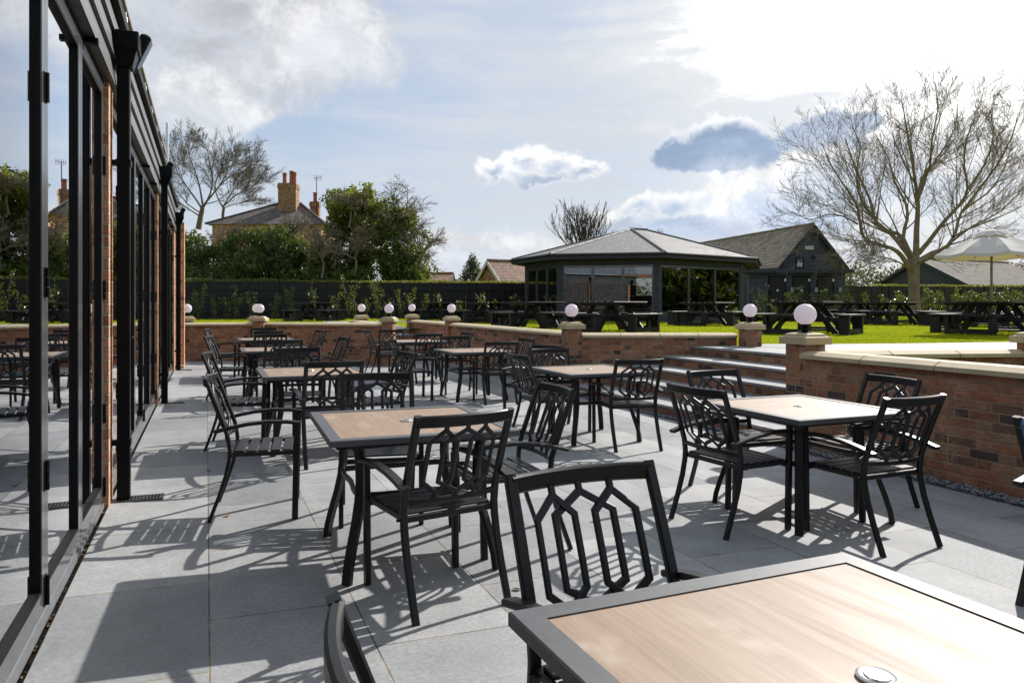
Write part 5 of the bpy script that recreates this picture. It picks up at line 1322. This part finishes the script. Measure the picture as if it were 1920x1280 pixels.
# cumulus: each cloud a lumpy disc on the sky dome
dn = t.noise(d, 13.0, 9, 0.66, out='Color'); dn2 = t.noise(d, 3.2, 6, 0.6, out='Color')
def offs(nz, k): return t.vmath('SCALE', t.vmath('SUBTRACT', nz, (0.5,0.5,0.5)), scale=k)
dd = t.vmath('ADD', d, t.vmath('ADD', offs(dn, 0.075), offs(dn2, 0.05)))
ds = t.vmath('ADD', d, t.vmath('ADD', offs(dn, 0.10), offs(dn2, 0.22)))
puff = t.noise(d, 26.0, 9, 0.68, dist=0.3)
def cloud(c, px, py, hw, hh, core, rim, soft=0.35, op=1.0, cs=(0.0, -0.25), cw=(1.05, 0.35), vec=None):
    vec = vec or dd
    u, v = (px-CX)/F, (HY-py)/F
    cd = Vector((FW[0]+u*RT[0], FW[1]+u*RT[1], v)); ln = cd.length; cd.normalize()
    rv = Vector((cd.y, -cd.x, 0)).normalized(); uv = rv.cross(cd).normalized()
    dc = t.vmath('DOT_PRODUCT', vec, tuple(cd)); front = t.math('GREATER_THAN', dc, 0.3); dc = t.math('MAXIMUM', dc, 0.2)
    a = t.math('DIVIDE', t.math('DIVIDE', t.vmath('DOT_PRODUCT', vec, tuple(rv)), dc), hw/F/ln)
    b = t.math('DIVIDE', t.math('DIVIDE', t.vmath('DOT_PRODUCT', vec, tuple(uv)), dc), hh/F/ln)
    def rad(x0, y0): 
        x = t.math('SUBTRACT', a, x0) if x0 else a; y = t.math('SUBTRACT', b, y0) if y0 else b
        return t.math('SQRT', t.math('ADD', t.math('MULTIPLY', x, x), t.math('MULTIPLY', y, y)))
    mk = t.smooth(rad(0, 0), 1.0+soft*0.5, 1.0-soft)
    mk = t.math('MULTIPLY', t.math('MULTIPLY', mk, front), op)
    cm = t.smooth(t.math('ADD', rad(*cs), t.math('MULTIPLY', t.math('ADD', t.math('SUBTRACT', puff, 0.5), t.math('SUBTRACT', n4, 0.5)), 0.9)), cw[0], cw[1])
    rm_ = t.mix(t.smooth(puff, 0.38, 0.62), kc(tuple(0.74*x for x in rim)), kc(rim)); co_ = t.mix(t.smooth(n4, 0.40, 0.64), kc(core), kc(tuple(1.28*x for x in core)))
    return t.mix(mk, c, t.mix(cm, rm_, co_))
def cumulus(c, lobes, base_y, core, rim, dark=0.5, op=1.0):
    """heap cloud: a union of round lobes with a flatter base, bright at its lit edge and grey-blue in its thick part"""
    f = None; hs = []
    for (px, py, hw, hh) in lobes:
        u, v = (px-CX)/F, (HY-py)/F
        cd = Vector((FW[0]+u*RT[0], FW[1]+u*RT[1], v)); ln = cd.length; cd.normalize()
        rv = Vector((cd.y, -cd.x, 0)).normalized(); uv = rv.cross(cd).normalized()
        dc = t.math('MAXIMUM', t.vmath('DOT_PRODUCT', dd, tuple(cd)), 0.2)
        a = t.math('DIVIDE', t.math('DIVIDE', t.vmath('DOT_PRODUCT', dd, tuple(rv)), dc), hw/F/ln)
        b = t.math('DIVIDE', t.math('DIVIDE', t.vmath('DOT_PRODUCT', dd, tuple(uv)), dc), hh/F/ln)
        b = t.math('MULTIPLY', b, t.math('ADD', 1.0, t.math('MULTIPLY', t.math('LESS_THAN', b, 0.0), 0.35)))
        r = t.math('SUBTRACT', 1.0, t.math('SQRT', t.math('ADD', t.math('MULTIPLY', a, a), t.math('MULTIPLY', b, b))))
        f = r if f is None else t.math('SMOOTH_MAX', f, r, 0.25)
    elev = t.math('MULTIPLY', t.math('SUBTRACT', sp.outputs[2], (HY-base_y)/F/1.06), 17.0)
    nz = t.math('ADD', t.math('SUBTRACT', puff, 0.5), t.math('SUBTRACT', n4, 0.5))
    f2 = t.math('ADD', f, t.math('MULTIPLY', nz, 0.50))
    mk = t.math('MULTIPLY', t.smooth(f2, -0.10, 0.34), op)
    sh = t.math('SUBTRACT', t.math('ADD', t.math('MULTIPLY', f2, 0.9), t.math('MULTIPLY', t.math('SUBTRACT', puff, 0.5), 0.35)), elev)
    cm = t.smooth(sh, dark-0.36, dark+0.55)
    rm_ = t.mix(t.smooth(puff, 0.36, 0.62), kc(tuple(0.78*x for x in rim)), kc(rim)); co_ = t.mix(t.smooth(n4, 0.40, 0.64), kc(core), kc(tuple(1.25*x for x in core)))
    return t.mix(mk, c, t.mix(cm, rm_, co_))
W_, Bl, Gy = (0.66,0.66,0.665), (0.165,0.225,0.325), (0.30,0.315,0.345)
c = cloud(c, 470, 60, 260, 135, (0.285,0.30,0.33), (0.47,0.48,0.495), 0.5, 0.95, (-0.3, -0.05), (1.05, 0.35), ds)
c = cloud(c, 330, 190, 140, 65, (0.40,0.415,0.44), (0.53,0.535,0.54), 0.5, 0.85, (0,-0.4), (1.0,0.3), ds)
c = cloud(c, 620, 70, 110, 90, (0.40,0.415,0.44), (0.55,0.55,0.555), 0.6, 0.7, (0,-0.3), (1.0,0.3), ds)
c = cloud(c, 460, 205, 62, 26, (0.40,0.42,0.45), (0.54,0.545,0.55), 0.5, 0.8, (0,-0.4), (1.0,0.3))
c = cloud(c, 900, 470, 230, 34, (0.38,0.405,0.445), (0.55,0.55,0.555), 0.5, 0.8, (0,-0.5), (1.0,0.2))
c = cloud(c, 1180, 425, 120, 40, (0.30,0.345,0.425), (0.60,0.60,0.605), 0.4, 0.8, (0,-0.5), (1.1,0.4))
c = cloud(c, 1330, 428, 240, 34, (0.265,0.315,0.395), (0.36,0.40,0.455), 0.6, 0.85, (0,-0.2), (1.0,0.3))
c = cloud(c, 1480, 400, 130, 40, (0.29,0.335,0.41), (0.38,0.41,0.46), 0.6, 0.7, (0,-0.2), (1.0,0.3))
c = cumulus(c, [(1200,402,45,26),(1262,392,60,32),(1335,384,58,30),(1392,384,42,22),(1300,425,120,22)], 388, (0.25,0.30,0.385), W_, 0.34, 0.92)
c = cloud(c, 1500, 370, 190, 75, (0.28,0.335,0.425), (0.68,0.68,0.68), 0.5, 0.8, (0.0, -0.3), (1.0, 0.4))
c = cumulus(c, [(945,328,48,24),(1000,312,52,36),(1052,318,56,30),(1102,330,48,24),(1030,340,95,18)], 310, (0.25,0.30,0.38), W_, 0.40)
c = cumulus(c, [(1272,296,46,34),(1320,272,56,48),(1378,262,60,44),(1424,284,44,40),(1345,308,95,28)], 258, (0.18,0.235,0.325), (0.72,0.72,0.72), 0.06)
c = cumulus(c, [(1490,258,46,34),(1540,242,56,40),(1600,232,52,34),(1550,272,80,24)], 232, (0.24,0.29,0.37), (0.72,0.72,0.72), 0.06, 0.95)
c = cloud(c, 1640, 330, 330, 70, (0.34,0.385,0.455), (0.72,0.72,0.72), 0.6, 0.6, (0.0, -0.2), (1.0, 0.3), ds)
c = cloud(c, 2500, 300, 300, 160, Gy, W_, 0.4, 0.9)
t.l.new(c, bg.inputs['Color']); bg.inputs['Strength'].default_value = 0.098

sl = bpy.data.lights.new('sun', 'SUN'); sl.energy = 4.0; sl.angle = R(0.55); sl.color = (1.0, 0.955, 0.90)
so_ = bpy.data.objects.new('sun', sl); COL.objects.link(so_)
so_.rotation_euler = (-SUND).to_track_quat('-Z', 'Y').to_euler(); so_.location = SUND*60

cam = bpy.data.cameras.new('camera'); co = bpy.data.objects.new('camera', cam); COL.objects.link(co)
co.location = (0, 0, H); co.rotation_euler = (PI/2, 0, -YAW)
cam.sensor_width = 36; cam.lens = 36*F/1920; cam.shift_x = (960-CX)/1920; cam.shift_y = -(640-HY)/1920
cam.clip_start = 0.05; cam.clip_end = 3000
scn.camera = co
vs_ = scn.view_settings; vs_.view_transform = 'Standard'; vs_.look = 'None'; vs_.exposure = 0.86; vs_.gamma = 1.0; vs_.use_curve_mapping = False
scn.render.engine = 'CYCLES'
scn.cycles.max_bounces = 8; scn.cycles.transparent_max_bounces = 16; scn.cycles.caustics_reflective = False; scn.cycles.caustics_refractive = False
scn.cycles.sample_clamp_indirect = 6.0; scn.cycles.use_denoising = True
